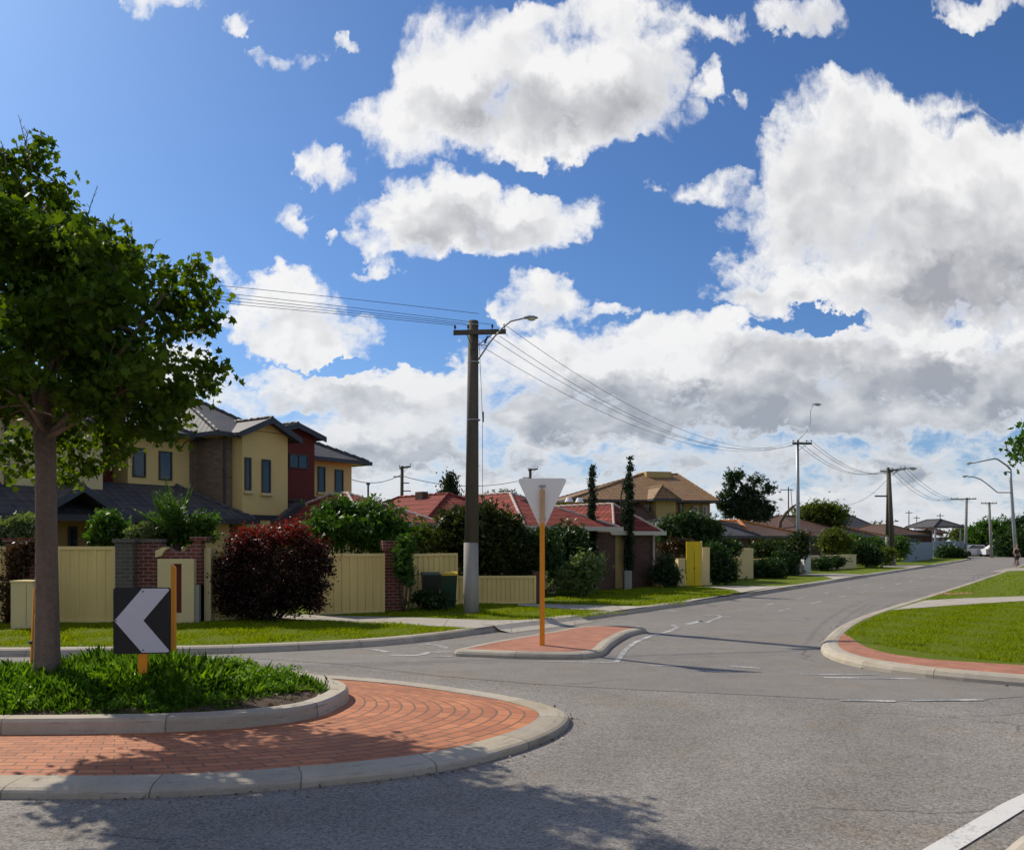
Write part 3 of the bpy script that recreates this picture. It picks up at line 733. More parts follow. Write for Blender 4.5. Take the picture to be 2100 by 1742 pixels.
# ---- painted markings, 4 mm over the asphalt
ZM = .005
def stroke(pts, w, name='road_marking', world=False, z=ZM, mat=None):
    a = np.array(pts if world else gp(pts, z)); a = resample(a, max(2, len(a) * 4), False) if len(a) > 2 else a
    nn = normals2(a, False); mb = MB()
    for i in range(len(a) - 1):
        l = lambda k, d: (a[k, 0] + nn[k, 0] * d, a[k, 1] + nn[k, 1] * d, z)
        mb.face([l(i, w / 2), l(i + 1, w / 2), l(i + 1, -w / 2), l(i, -w / 2)])
    return mb.build(name, mat or M_PAINT, kind='structure')
stroke([(1264, 1357), (1274, 1343), (1284.4, 1330), (1302.5, 1316), (1329.7, 1304.8), (1375, 1292.5), (1390, 1284.5)], .10)
stroke([(1375, 1280), (1390, 1284)], .09)
stroke([(1110, 1355), (1262, 1357.2)], .09)
for a_, b_ in (((1330, 1364), (1400, 1364.5)), ((1497, 1365), (1560, 1368.7)), ((1420, 1374), (1500, 1377)), ((1640, 1381), (1800, 1382.6)), ((1690, 1388), (1880, 1391)), ((1722, 1434.3), (1838, 1436.6)), ((1870, 1435.5), (2020, 1433.5))):
    stroke([a_, b_], .085)
stroke([(1443, 1260.3), (1470, 1259.5), (1480, 1264), (1497.5, 1262.7)], .10); stroke([(1450, 1275.5), (1462, 1270), (1480, 1264)], .10)
stroke([(1411, 1279), (1438, 1272.5)], .16); stroke([(1427, 1271), (1444, 1274.5)], .14)
stroke([(1330, 1248.5), (1400, 1254)], .12)
stroke([(743, 1329), (770, 1331), (796, 1336)], .12); stroke([(872, 1319), (895, 1322), (918, 1328)], .12)
stroke([(800, 1342), (850, 1343), (866, 1341), (880, 1336), (928, 1335.5)], .12); stroke([(890, 1345), (925, 1345)], .1)
stroke([(2.2, 4.86), (2.765, 5.35), (3.93, 6.37), (4.7, 6.95), (6.2, 7.55), (9, 7.9), (20, 7.5)], .155, world=True, mat=M_PAINT2)
for k in range(16):
    s0 = -6.3 + k * 3.4
    stroke([st(s0, 2.75), st(s0 + 1.15, 2.75)], .10, world=True)
    if k < 9: stroke([st(s0 + 1.9, 1.75), st(s0 + 2.8, 1.75)], .09, world=True)

# ---- turf blades where the lawn is near enough to show them
def in_poly(P_, poly):
    x, y = P_[:, 0], P_[:, 1]; r_ = np.zeros(len(P_), bool); q = np.array(poly); n = len(q)
    for i in range(n):
        (x0, y0), (x1, y1) = q[i - 1], q[i]
        c_ = ((y0 > y) != (y1 > y)) & (x < (x1 - x0) * (y - y0) / (y1 - y0 + 1e-12) + x0); r_ ^= c_
    return r_
def blades(polys, n, h, seed, dark=0):
    g = np.random.default_rng(seed); out = []
    for poly in polys:
        q = np.array(poly); lo, hi = q.min(0), q.max(0); p = g.uniform(lo, hi, (n * 3, 2)); p = p[in_poly(p, poly)][:n]; out.append(p)
    p = np.concatenate(out); m = len(p); a = g.uniform(0, 6.28, m)
    D = np.c_[np.cos(a) * .6, np.sin(a) * .6, np.ones(m)]
    hh = h * g.uniform(.5, 1.4, m) * (.8 + .4 * np.sin(p[:, 0] * 3.1) * np.sin(p[:, 1] * 2.3))
    leaves('lawn_grass', M_GRASS, np.c_[p, np.full(m, KH - .004)], hh, (np.array([(-.16, 0, 0), (.16, 0, 0), (.1, .6, .05), (0, 1, -.1)]), [[0, 1, 2, 3]]), None, seed, dirs=D, kind='stuff')
lawn_right = gp([(1730, 1306), (1760, 1281), (1800, 1264), (1830, 1252.5), (1942, 1243), (2100, 1233), (2300, 1221), (2300, 1370), (2100, 1359.5), (1937, 1344), (1801, 1321.5)], KH)
blades([lawn_right], 52000, .055, 21)
blades([gp([(1842, 1246), (1890, 1232.5), (1980, 1224), (2100, 1220), (2250, 1213), (2250, 1166), (2100, 1172), (2000, 1196)], KH)], 16000, .07, 22)
lawn_corner = [(-12, 14.75), (-9, 14.6), (-5.1, 14.95), (-4.1, 15.4), (-3.2, 15.6), (-2.5, 16.1), (-1.5, 17.0), (-1.05, 17.5)] + gp([(975, 1289), (771, 1276), (615, 1270)], KH) + [(-8, 18.9), (-12, 18.7)]
blades([lawn_corner], 36000, .06, 23)
blades([gp([(700, 1262), (800, 1245), (950, 1235), (1064, 1242), (1120, 1246), (1290, 1255.5), (1190, 1265), (1095, 1271.5), (1006, 1271.5), (865, 1264.5)], KH)], 15000, .06, 24)
blades([gp([(1120, 1236), (1170, 1212), (1420, 1204), (1500, 1211), (1500, 1219), (1410, 1228), (1405, 1238), (1325, 1241.5)], KH)], 12000, .07, 25)
#@@OBJECTS
# ================================================================= ROUNDABOUT TREE
def roundabout_tree():
    Y = 9.9; X = XX(96, Y); zb = garden_z(X, Y)[0]
    t_ = thing('street_tree', 'tall leafy shade tree with grey trunk growing in the roundabout garden', 'tree', (X, Y, zb))
    rg = random.Random(5)
    lob = [(20,345,45,40),(88,330,32,38),(55,420,85,50),(-70,430,100,90),(120,395,26,34),(125,450,40,40),(150,505,60,50),(215,505,40,34),(60,540,120,70),(-120,560,120,100),
           (265,535,40,36),(310,560,40,34),(365,570,36,24),(405,572,18,18),(385,625,38,28),(330,630,50,40),(240,610,70,60),(120,640,110,70),(-20,680,130,80),(280,690,40,26),(424,600,9,16),(424,655,10,18),(375,672,22,18),(345,690,14,12),
           (180,740,90,45),(250,775,50,26),(310,765,50,18),(380,760,46,18),(430,765,14,20),(360,800,48,24),(415,795,22,12),(290,830,60,32),(180,830,80,40),(365,850,30,24),(340,885,22,14),
           (40,790,100,50),(-90,800,110,60),(235,885,60,26),(300,885,32,14),(250,930,22,16),(150,930,40,36),(40,890,22,32),(28,935,22,24),(55,960,16,16),(195,950,40,16),(140,975,14,12),(-60,890,60,40),(110,880,50,40),(5,765,80,45),(60,815,50,26),(-60,830,80,40),(330,800,60,34),(290,860,60,26),(385,815,36,22)]
    bl = []
    for i, (px, py, rx, ry) in enumerate(lob):
        out = abs(px - 96) / 350.0
        dy = rg.uniform(-1, 1) * 1.55 * (1 - .6 * min(1, out)); dy = abs(dy) * .6 + .55 if (py > 835 and abs(px - 96) < 150) else dy
        bl += px_blobs([(px, py, rx, ry, dy)], Y, 1.0)
    # lobes on the near and far side give the crown its depth
    for k in range(16):
        a = rg.uniform(0, 6.28); h = rg.uniform(3.7, 5.6); r_ = 1.6 * (1 - max(0, h - 4.2) / 2.6)
        bl.append((X + math.cos(a) * r_ * .4, Y + math.sin(a) * r_, h, .42, .5, .34))
    C = scatter(bl, 980, 31, .115, 31, .45, .0)
    g = np.random.default_rng(8)
    L = C - np.array((X, Y, zb))
    leaves('crown', M_LEAF, L, .086 * g.uniform(.6, 1.3, len(L)), T_LOBE, t_, 9, -.15)
    mb = MB()
    mb.tube([(-.02, 0, -.15), (-.01, 0, .0), (.0, 0, .25), (.005, 0, .9), (-.012, .01, 1.7), (-.02, .01, 2.6), (-.03, 0, 3.05)], [.20, .160, .142, .126, .116, .112, .118], 14, wob=.035, rg=rg)
    fk = Vector((-.03, 0, 2.98))
    for (px, py, dy, r_) in ((35, 560, .1, .085), (118, 720, -.1, .082), (165, 830, -.2, .06), (95, 420, .3, .06), (240, 640, .6, .05), (340, 600, -.2, .035), (300, 770, -.5, .04), (-80, 600, .4, .06), (200, 520, .6, .04), (20, 780, -1., .04), (120, 760, 1.1, .045)):
        e = Vector(P(px, py, Y + dy)) - Vector((X, Y, zb))
        limb(mb, fk + Vector((rg.uniform(-.05, .05), rg.uniform(-.05, .05), rg.uniform(-.15, 0))), e, r_, .012, rg, 8, .08, 6)
        for q in range(4):
            s_ = fk.lerp(e, rg.uniform(.45, .9)); limb(mb, s_, s_ + Vector((rg.uniform(-.8, .8), rg.uniform(-.8, .8), rg.uniform(-.2, .7))), .018, .004, rg, 5, .1, 3)
    # bare leader twigs standing above the crown
    for (x0, y0, x1, y1) in ((66, 350, 38, 236), (52, 300, 60, 268), (14, 345, 2, 288), (172, 470, 200, 380), (290, 560, 322, 490)):
        a = Vector(P(x0, y0, Y)) - Vector((X, Y, zb)); b = Vector(P(x1, y1, Y)) - Vector((X, Y, zb)); limb(mb, a, b, .008, .003, rg, 4, .04, 4)
        for q in range(5):
            s_ = a.lerp(b, .35 + .13 * q); limb(mb, s_, s_ + Vector((rg.uniform(-.07, .07), rg.uniform(-.05, .05), rg.uniform(.03, .1))), .0035, .002, rg, 4, .05, 2)
    mb.build('trunk', M_BARK, t_, smooth=True)
roundabout_tree()

# ================================================================= SIGNS
def chevron_sign():
    Y = 9.35; X = XX(291.5, Y); zb = garden_z(X, Y)[0] - .02
    t_ = thing('chevron_sign', 'black and white chevron sign pointing left on an orange post in the garden', 'road sign', (X, Y, zb), R(6))
    zt, zo = ZZ(1204, Y) - zb, ZZ(1339.5, Y) - zb; w = .625; h = zt - zo; c = .03
    MB().box(-.049, .049, .012, .05, -.3, zt - .1).build('post', M_ORANGE, t_, bevel=.004)
    def rr(x0, x1, z0, z1, r_, n=5):
        out = []
        for cx_, cz_, a0 in ((x1 - r_, z0 + r_, -90), (x1 - r_, z1 - r_, 0), (x0 + r_, z1 - r_, 90), (x0 + r_, z0 + r_, 180)):
            for k in range(n + 1): a = R(a0 + 90 * k / n); out.append((cx_ + r_ * math.cos(a), cz_ + r_ * math.sin(a)))
        return out
    pan = MB().prism(rr(-w / 2, w / 2, zo, zt, c), lambda p: (p[0], .006, p[1]), lambda p: (p[0], 0, p[1])).build('panel', M_SIGNBLACK, t_)
    zm = (zo + zt) / 2 + .0; e = .012
    L = -w / 2 + e; Rr = w / 2 - e
    # left-pointing chevron: upper arm and lower arm
    mb = MB(); y = -.004
    A = [(L, zm), (L + .285, zt - e), (Rr - .02, zt - e), (Rr, zt - e - .02), (L + .31, zm)]
    poly = [(L, zm), (L + .30, zo + e), (Rr - .02, zo + e), (Rr - .004, zo + e + .018), (L + .315, zm), (Rr - .004, zt - e - .018), (Rr - .02, zt - e), (L + .30, zt - e)]
    mb.prism(poly, lambda p: (p[0], -.0004, p[1]), lambda p: (p[0], y, p[1])); mb.build('chevron', M_SIGNWHITE, pan)
    for bx, bz in ((.01, zt - .045), (.01, zo + .04), (-w / 2 + .03, zm), (-w / 2 + .025, zt - .025)):
        MB().tube([(bx, -.003, bz), (bx, -.010, bz)], .009, 10).build('bolt', M_DARKSTEEL, pan)
    for bz in (zt - .1, zo + .1):
        MB().box(-.07, .07, .007, .06, bz - .02, bz + .02).build('bracket', M_GALV, t_)
chevron_sign()

def edge_on_sign(px, Ytop, Y, rz, label, slant=.05, wd=.062, tilt=0):
    X = XX(px, Y); zb = garden_z(X, Y)[0] - .1; zt = ZZ(Ytop, Y) - zb
    t_ = thing('sign_post', label, 'sign post', (X, Y, zb), rz)
    if tilt: t_.rotation_euler[1] = tilt
    mb = MB(); w = wd / 2
    mb.prism([(-w, 0), (w, 0), (w * .9, zt - slant), (-w * .6, zt)], lambda p: (p[0], .03, p[1]), lambda p: (p[0], -.03, p[1]))
    mb.build('post', M_ORANGE, t_, bevel=.003)
    MB().box(-w - .02, -w + .004, -.05, .05, zt * .42, zt * .42 + .04).build('bracket', M_DARKSTEEL, t_)
edge_on_sign(355.5, 1155, 10.7, 0, 'plain orange timber post with slanted top beside the chevron sign', tilt=R(0))
edge_on_sign(66.5, 1204, 10.9, R(40), 'orange post mostly hidden behind the tree trunk', .02, .07, R(1.5))

def give_way():
    X, Y = G(1112, 1322, .102); zt = ZZ(980, Y)
    t_ = thing('give_way_sign', 'triangular give way sign seen from behind on an orange post in the brick island', 'road sign', (X, Y, .102), R(-3))
    zt -= .102; zbp = ZZ(1071, Y) - .102; w = 104 * Y / F
    zpost = ZZ(1003, Y) - .102
    MB().box(-.045, .045, -.045, .045, -.25, zbp - .02).build('post', M_ORANGE, t_, bevel=.008)
    MB().box(-.046, .046, -.046, .047, zbp - .02, zpost).build('post_top', M_RUST, t_, bevel=.02)
    r_ = .07
    pts = [(-w / 2, zt), (w / 2, zt), (0, zbp - .18)]
    out = []
    for i in range(3):
        p0, p1, p2 = Vector(pts[i - 1]), Vector(pts[i]), Vector(pts[(i + 1) % 3])
        a = (p0 - p1).normalized(); b = (p2 - p1).normalized(); cut = .09 if i < 2 else .19
        A_, B_ = p1 + a * cut, p1 + b * cut
        for k in range(7):
            s_ = k / 6; q = A_ * (1 - s_) ** 2 + p1 * 2 * s_ * (1 - s_) + B_ * s_ ** 2; out.append((q.x, q.y))
    MB().prism(ccw(out)[::-1], lambda p: (p[0], .056, p[1]), lambda p: (p[0], .050, p[1])).build('panel', [M_SIGNBACK], t_)
    # the printed face points away from the camera: red border on white
    cx_, cz_ = 0, zt - w * .29
    inn = [(cx_ + (p[0] - cx_) * .97, cz_ + (p[1] - cz_) * .97) for p in out]; inn2 = [(cx_ + (p[0] - cx_) * .78, cz_ + (p[1] - cz_) * .78) for p in out]
    m = plain('sign_red_sheet', (.5, .02, .02), .4, .05)
    mb = MB(); mb.face([(p[0], .0585, p[1]) for p in ccw(inn)[::-1]]); fb = mb.build('border', m, t_)
    mb = MB(); mb.face([(p[0], .0605, p[1]) for p in ccw(inn2)[::-1]]); mb.build('face', M_SIGNWHITE, t_)
    for bz in (zt - .14, zbp + .06):
        MB().box(-.06, .06, .03, .049, bz - .018, bz + .018).build('bracket', M_GALV, t_)
    MB().tube([(0, .0, zpost), (0, 0, zpost + .045)], .006, 6).build('bolt', M_DARKSTEEL, t_)
give_way()

# ================================================================= POLES, LAMPS, WIRES
def lamp_head(parent, tip, d, s=1.0, name='lamp_head'):
    """cobra-head lantern: rounded housing and a lens bowl beneath; d = outward direction"""
    d = Vector(d).normalized(); up = Vector((0, 0, 1)); sdir = d.cross(up).normalized(); tip = Vector(tip)
    mb = MB(); rings = []; prof = [(-.02, .04, .035, 0), (.08, .09, .065, .015), (.25, .15, .085, .02), (.45, .155, .08, .01), (.58, .11, .055, -.01), (.64, .03, .02, -.015)]
    pr = []
    for (l, w_, h_, zc) in prof:
        pr.append([tip + d * l * s + sdir * (math.cos(a) * w_ * s) + up * ((math.sin(a) * h_ * (1 if math.sin(a) > 0 else .5) + zc) * s) for a in [k * math.pi / 6 for k in range(12)]])
    for i in range(len(pr) - 1):
        for k in range(12): mb.face([pr[i][k], pr[i][(k + 1) % 12], pr[i + 1][(k + 1) % 12], pr[i + 1][k]])
    mb.face(list(reversed(pr[0]))); mb.face(pr[-1])
    h = mb.build(name, M_GALV, parent, smooth=True)
    mb = MB(); pr = []
    for (l, w_, h_) in ((.2, .05, .02), (.26, .11, .07), (.38, .125, .105), (.5, .10, .08), (.56, .05, .02)):
        pr.append([tip + d * l * s + sdir * (math.cos(a) * w_ * s) + up * ((-.02 - abs(math.sin(a)) * h_ if math.sin(a) < 0 else -.02) * s) for a in [k * math.pi / 6 for k in range(12)]])
    for i in range(len(pr) - 1):
        for k in range(12): mb.face([pr[i][k], pr[i][(k + 1) % 12], pr[i + 1][(k + 1) % 12], pr[i + 1][k]])
    mb.face(list(reversed(pr[0]))); mb.face(pr[-1])
    mb.build('lamp_lens', M_LENS, h, smooth=True)
def insulator(parent, p, h=.14, r_=.035):
    x, y, z = p
    MB().tube([(x, y, z), (x, y, z + h * .35), (x, y, z + h * .4), (x, y, z + h * .65), (x, y, z + h * .7), (x, y, z + h)], [r_ * .3, r_ * .3, r_, r_ * .7, r_, r_ * .5], 8).build('insulator', M_DARKSTEEL, parent)
WPTS = {}
def pole(name, label, base, top_z, r0, r1, arm=None, arm_dir=(1, 0), arm_h=.35, tilt=0, two_tone=None, group=None, mat=None, n=12, cat='power pole', ins=4):
    X, Y = base; t_ = thing(name, label, cat, (X, Y, .06), 0, group); H = top_z - .06; mat = mat or M_WOODPOLE
    if two_tone:
        zt = two_tone - .06; f = zt / H; rm = r0 + (r1 - r0) * f
        MB().tube([(0, 0, -.3), (0, 0, zt)], [r0, rm], n).build('pole_base', M_POLEBASE, t_, smooth=True)
        MB().tube([(tilt * f, 0, zt), (tilt, 0, H)], [rm * .985, r1], n, wob=.01, rg=rnd).build('pole_shaft', mat, t_, smooth=True)
    else:
        MB().tube([(0, 0, -.3), (tilt * .5, 0, H * .5), (tilt, 0, H)], [r0, (r0 + r1) / 2, r1], n).build('pole_shaft', mat, t_, smooth=True)
    pts = []
    if arm:
        d = Vector((*arm_dir, 0)).normalized(); p = Vector((-d.y, d.x, 0)); za = H - arm_h; l0, l1, drop = arm; o = Vector((tilt, -r1 - .05, 0)) 
        mb = MB(); a = o + d * l0 + Vector((0, 0, za)); b = o + d * l1 + Vector((0, 0, za + drop)); e = (b - a).normalized()
        u = Vector((0, 0, 1)); q = e.cross(u).normalized()
        mb2 = MB(); c8 = [a + q * sx * .05 + u * sz * .055 for sz in (-1, 1) for sx in (-1, 1)]; d8 = [b + q * sx * .05 + u * sz * .055 for sz in (-1, 1) for sx in (-1, 1)]
        for k0, k1 in ((0, 1), (1, 3), (3, 2), (2, 0)): mb2.face([c8[k0], c8[k1], d8[k1], d8[k0]])
        mb2.face([c8[2], c8[3], c8[1], c8[0]]); mb2.face([d8[0], d8[1], d8[3], d8[2]])
        ca = mb2.build('crossarm', M_WOODPOLE if r0 > .12 else M_DARKSTEEL, t_)
        for k in range(ins):
            f = (.03, .28, .74, .97)[k] if ins == 4 else k / max(1, ins - 1); w = a.lerp(b, f) + u * .055
            insulator(ca, w); pts.append(Vector((X, Y, .06)) + w + u * .13)
        MB().tube([a.lerp(b, .25) - u * .05, o + Vector((0, .0, za - .4))], .012, 5).tube([a.lerp(b, .75) - u * .05, o + Vector((0, 0, za - .4))], .012, 5).build('brace', M_DARKSTEEL, t_)
    WPTS[t_.name] = pts
    return t_
Bp = G(966, 1257, KH); YP = Bp[1]; zt = ZZ(658, YP)
p1 = pole('power_pole', 'thick timber power pole with pale grey lower section on the corner verge', Bp, zt, .205, .128, (-.5, .84, .07), (1, .12), .36, .06, ZZ(1112, YP))
s = YP / F
def loc(px, py): X_, _, Z_ = P(px, py, YP); return Vector((X_ - Bp[0], 0, Z_ - .06))
pts = [loc(981, 740) + Vector((0, -.14, 0)), loc(1005, 706) + Vector((0, -.22, 0)), loc(1030, 678) + Vector((0, -.3, 0)), loc(1048, 666) + Vector((0, -.36, 0)), loc(1071, 662) + Vector((0, -.42, 0))]
MB().tube(pts, .02, 8).build('lamp_arm', M_GALV, p1, smooth=True)
lamp_head(p1, pts[-1], (1, -.12, .03), .62)
for py, r_ in ((668, .135), (744, .15), (862, .172)): MB().tube([loc(971, py), loc(971, py - 2)], r_ + .006, 14).build('steel_band', M_GALV, p1)
MB().box(loc(990, 0).x, loc(990, 0).x + .03, -.12, .02, loc(0, 865).z, loc(0, 845).z).build('cable_clamp', M_DARKSTEEL, p1)
MB().tube([loc(994, 706) + Vector((0, -.1, 0)), loc(1000, 692) + Vector((0, -.12, 0))], .025, 6).tube([loc(985, 706), loc(1000, 709)], .012, 5).build('shackle', M_DARKSTEEL, p1)
MB().tube([loc(983, 700) + Vector((0, -.1, 0)), loc(990, 860) + Vector((0, -.15, 0)), loc(990, 1100) + Vector((0, -.2, 0))], .006, 4).build('service_cable', M_DARKSTEEL, p1)
# poles further along the side street
G2 = 'power poles along the side street'
B2 = G(1638, 1176.5, KH)
p2 = pole('power_pole', 'slim pale steel pole beside the footpath near the white gate post', B2, ZZ(902, B2[1]), .115, .085, (-.32, .78, 0), (1, .1), .2, -.08, None, G2, M_GALV)
L2 = lambda px, py: Vector((XX(px, B2[1]) - B2[0], -.1, ZZ(py, B2[1]) - .06))
MB().tube([L2(1635, 903), L2(1650, 888), L2(1660, 868), L2(1661, 842), L2(1665, 831)], .02, 6).build('lamp_arm', M_GALV, p2, smooth=True)
lamp_head(p2, L2(1665, 830), (1, -.1, 0), .75)
B3 = G(1832, 1158, KH)
p3 = pole('power_pole', 'dark timber pole with pale painted base, nearer of the close pair', B3, ZZ(962, B3[1]), .19, .13, (-.2, 1.25, .12), (1, .1), .1, -.35, ZZ(1130, B3[1]), G2)
L3 = lambda px, py: Vector((XX(px, B3[1]) - B3[0], -.2, ZZ(py, B3[1]) - .06))
MB().tube([L3(1829, 972), L3(1840, 964), L3(1852, 960.5), L3(1860, 961)], .04, 6).build('lamp_arm', M_GALV, p3)
lamp_head(p3, L3(1858, 961), (1, -.1, 0), 1.1)
Y4 = B3[1] + 7; B4 = (XX(1819, Y4), Y4)
p4 = pole('power_pole', 'dark timber pole standing just behind its close twin', B4, ZZ(958, Y4), .15, .11, (-.75, .35, 0), (1, .1), .35, .1, ZZ(1100, Y4), G2)
MB().box(-1.1, .2, -.25, -.15, ZZ(1020, Y4), ZZ(1020, Y4) + .12).build('lower_crossarm', M_DARKSTEEL, p4)
B5 = G(1980, 1141, KH)
p5 = pole('power_pole', 'grey pole with wide crossarm at the far bend of the road', B5, ZZ(1020, B5[1]), .17, .14, (-1.9, 1.0, 0), (1, 0), .15, .12, None, G2, M_POLEBASE, 8)
B6 = G(2034, 1141, KH)
p6 = pole('power_pole', 'leaning grey pole in front of the round tree at the far bend', B6, ZZ(1029, B6[1]), .17, .13, (-1.0, .8, 0), (1, 0), .15, -.32, None, G2, M_POLEBASE, 8)
# far left skyline poles
for px, top, Yq, lab in ((823, 955, 52, 'crooked timber pole rising above the red roof'), (1086, 960, 60, 'short dark pole with bracket behind the give way sign')):
    q = pole('power_pole', lab, (XX(px, Yq), Yq), ZZ(top, Yq), .13, .10, (-.15, .55, .1), (1, 0), .15, .05, None, 'skyline poles behind the houses', None, 8, ins=2)
    for k, (dz, l) in enumerate(((1.1, .5), (1.6, .6), (.7, -.5))): MB().box(min(0, l), max(0, l), -.05, .05, ZZ(top, Yq) - dz - .06, ZZ(top, Yq) - dz).build('bracket', M_DARKSTEEL, q)
for i, (px, top, Yq, lab) in enumerate(((755, 992, 55, 'thin mast with round cap between townhouse and red roof'), (1864, 1046, 120, 'thin pole, leftmost of the distant masts over the white roofs'), (1928, 1052, 120, 'thin pole right of the white roofs'), (1880, 1057, 130, 'thin pole between two masts over the white roofs'), (1617, 998, 90, 'bare lattice mast above the orange ridged roof'))):
    t_ = thing('mast', lab, 'mast', (XX(px, Yq), Yq, 0), 0, 'thin masts on the skyline')
    MB().tube([(0, 0, 0), (0, 0, ZZ(top, Yq))], [.09, .06], 6).build('shaft', M_DARKSTEEL, t_)
    if i == 0: MB().tube([(0, 0, ZZ(top, Yq) - .05), (0, 0, ZZ(top, Yq) + .08)], .13, 10).build('cap', M_DARKSTEEL, t_)
    elif i == 4:
        zq = ZZ(top, Yq)
        MB().box(-.9, .5, -.04, .04, zq - .35, zq - .27).build('crossarm', M_DARKSTEEL, t_)
        MB().tube([(.25, 0, zq - .2), (.5, 0, zq - 3.5), (1.2, 0, zq - 5)], .035, 5).build('stay', M_DARKSTEEL, t_)
    else: MB().box(-.5, .5, -.05, .05, ZZ(top, Yq) - .4, ZZ(top, Yq) - .3).build('crossarm', M_DARKSTEEL, t_)
def wire(a, b, sag, label, r_=.008, group='overhead power lines'):
    a, b = Vector(a), Vector(b); mb = MB(); N = 26; pts = []
    for i in range(N + 1):
        f = i / N; p = a.lerp(b, f); p.z -= 4 * sag * f * (1 - f); pts.append(p)
    o = mb.tube([p - a for p in pts], r_, 5, cap=False).build('power_line', M_DARKSTEEL, None, a)
    return tag(o, label, 'power line', group)
W1, W2, W3, W5 = WPTS[p1.name], WPTS[p2.name], WPTS[p3.name], WPTS[p5.name]
GW = {'a': 'thin overhead wires sagging from the corner power pole towards the slim steel pole', 'b': 'thin overhead wires leaving the corner power pole leftwards behind the tree', 'c': 'thin overhead wires between the slim steel pole and the twin timber poles', 'd': 'thin overhead wires beyond the twin timber poles'}
st1 = Vector((Bp[0] + .16, YP - .1, ZZ(706, YP)))
for k, (a, b, sg) in enumerate(((W1[3], W2[3], 1.5), (W1[2] + Vector((.2, 0, -.3)), W2[2], 1.5), (st1 + Vector((.25, 0, .22)), W2[1], 1.45), (st1, W2[0] - Vector((0, 0, .25)), 1.3))):
    wire(a, b, sg, GW['a'], .0065, 'wires from the corner pole to the slim pole')
for k, (a, px, py) in enumerate(((W1[0] + Vector((.6, 0, .3)), 415, 582), (W1[0], 415, 617.5), (W1[1], 415, 611), (W1[2], 415, 596), (W1[0] + Vector((.3, 0, .05)), 415, 604))):
    b = Vector(P(px, py, 20.2)); far = a + (b - a) * 4.2; far.z = 8.6 + .12 * k
    f = 1 / 4.2; sag = (a.z * (1 - f) + far.z * f - b.z) / (4 * f * (1 - f))
    wire(a, far, sag, GW['b'], .0065, 'wires from the corner pole leftwards')
for k in range(4): wire(W2[k], W3[k], 1.1, GW['c'], .012, 'wires from the slim pole to the timber pair')
for k in range(4): wire(W3[k], W5[k], 1.2, GW['d'], .014, 'wires beyond the timber pair')
a = Vector(P(820, 974, 52)); wire(a, P(1062, 986, 57), .5, 'thin wire across the sky right of the crooked timber pole', .02, 'skyline wires'); wire(a, P(700, 974, 46), .45, 'thin wire between the crooked timber pole and the townhouse eave', .02, 'skyline wires')
wire(P(1817, 985, Y4), P(1690, 1022, 78), 1.2, 'single service wire dropping from the timber pair to the brown roof', .015, 'skyline wires')

# street lamp with the long bent arm at the right, and the lantern arm fixed lower down on it
YL = 66; BX = XX(2086, YL)
sl_ = thing('street_lamp', 'tall grey lamp post with long bent arm beside the right footpath', 'street lamp', (BX, YL, .06))
LL = lambda px, py, dy=0: Vector((XX(px, YL) - BX, dy, ZZ(py, YL) - .06))
MB().tube([(0, 0, -.3), LL(2079, 1080), LL(2073, 985), LL(2072, 962)], [.16, .13, .10, .09], 10).build('pole_shaft', M_GALV, sl_, smooth=True)
MB().tube([LL(2072, 962), LL(2066, 955), LL(2047, 942), LL(2040, 940), LL(2030, 942), LL(1995, 949)], [.085, .075, .065, .06, .055, .045], 8).build('lamp_arm', M_GALV, sl_, smooth=True)
lamp_head(sl_, LL(1996, 949), (-1, 0, -.1), .9)
MB().tube([LL(2073, 1009.5), LL(2046, 1009.5), LL(2038, 1003), LL(2022, 990), (LL(2010, 982)), LL(1996, 977.5), LL(1985, 976.5)], .045, 7).build('lamp_arm', M_GALV, sl_, smooth=True)
lamp_head(sl_, LL(1986, 976.5), (-1, 0, 0), .8)
MB().box(LL(2060, 0).x, LL(2073, 0).x, -.05, .05, LL(0, 968).z, LL(0, 966).z).build('bracket', M_DARKSTEEL, sl_)

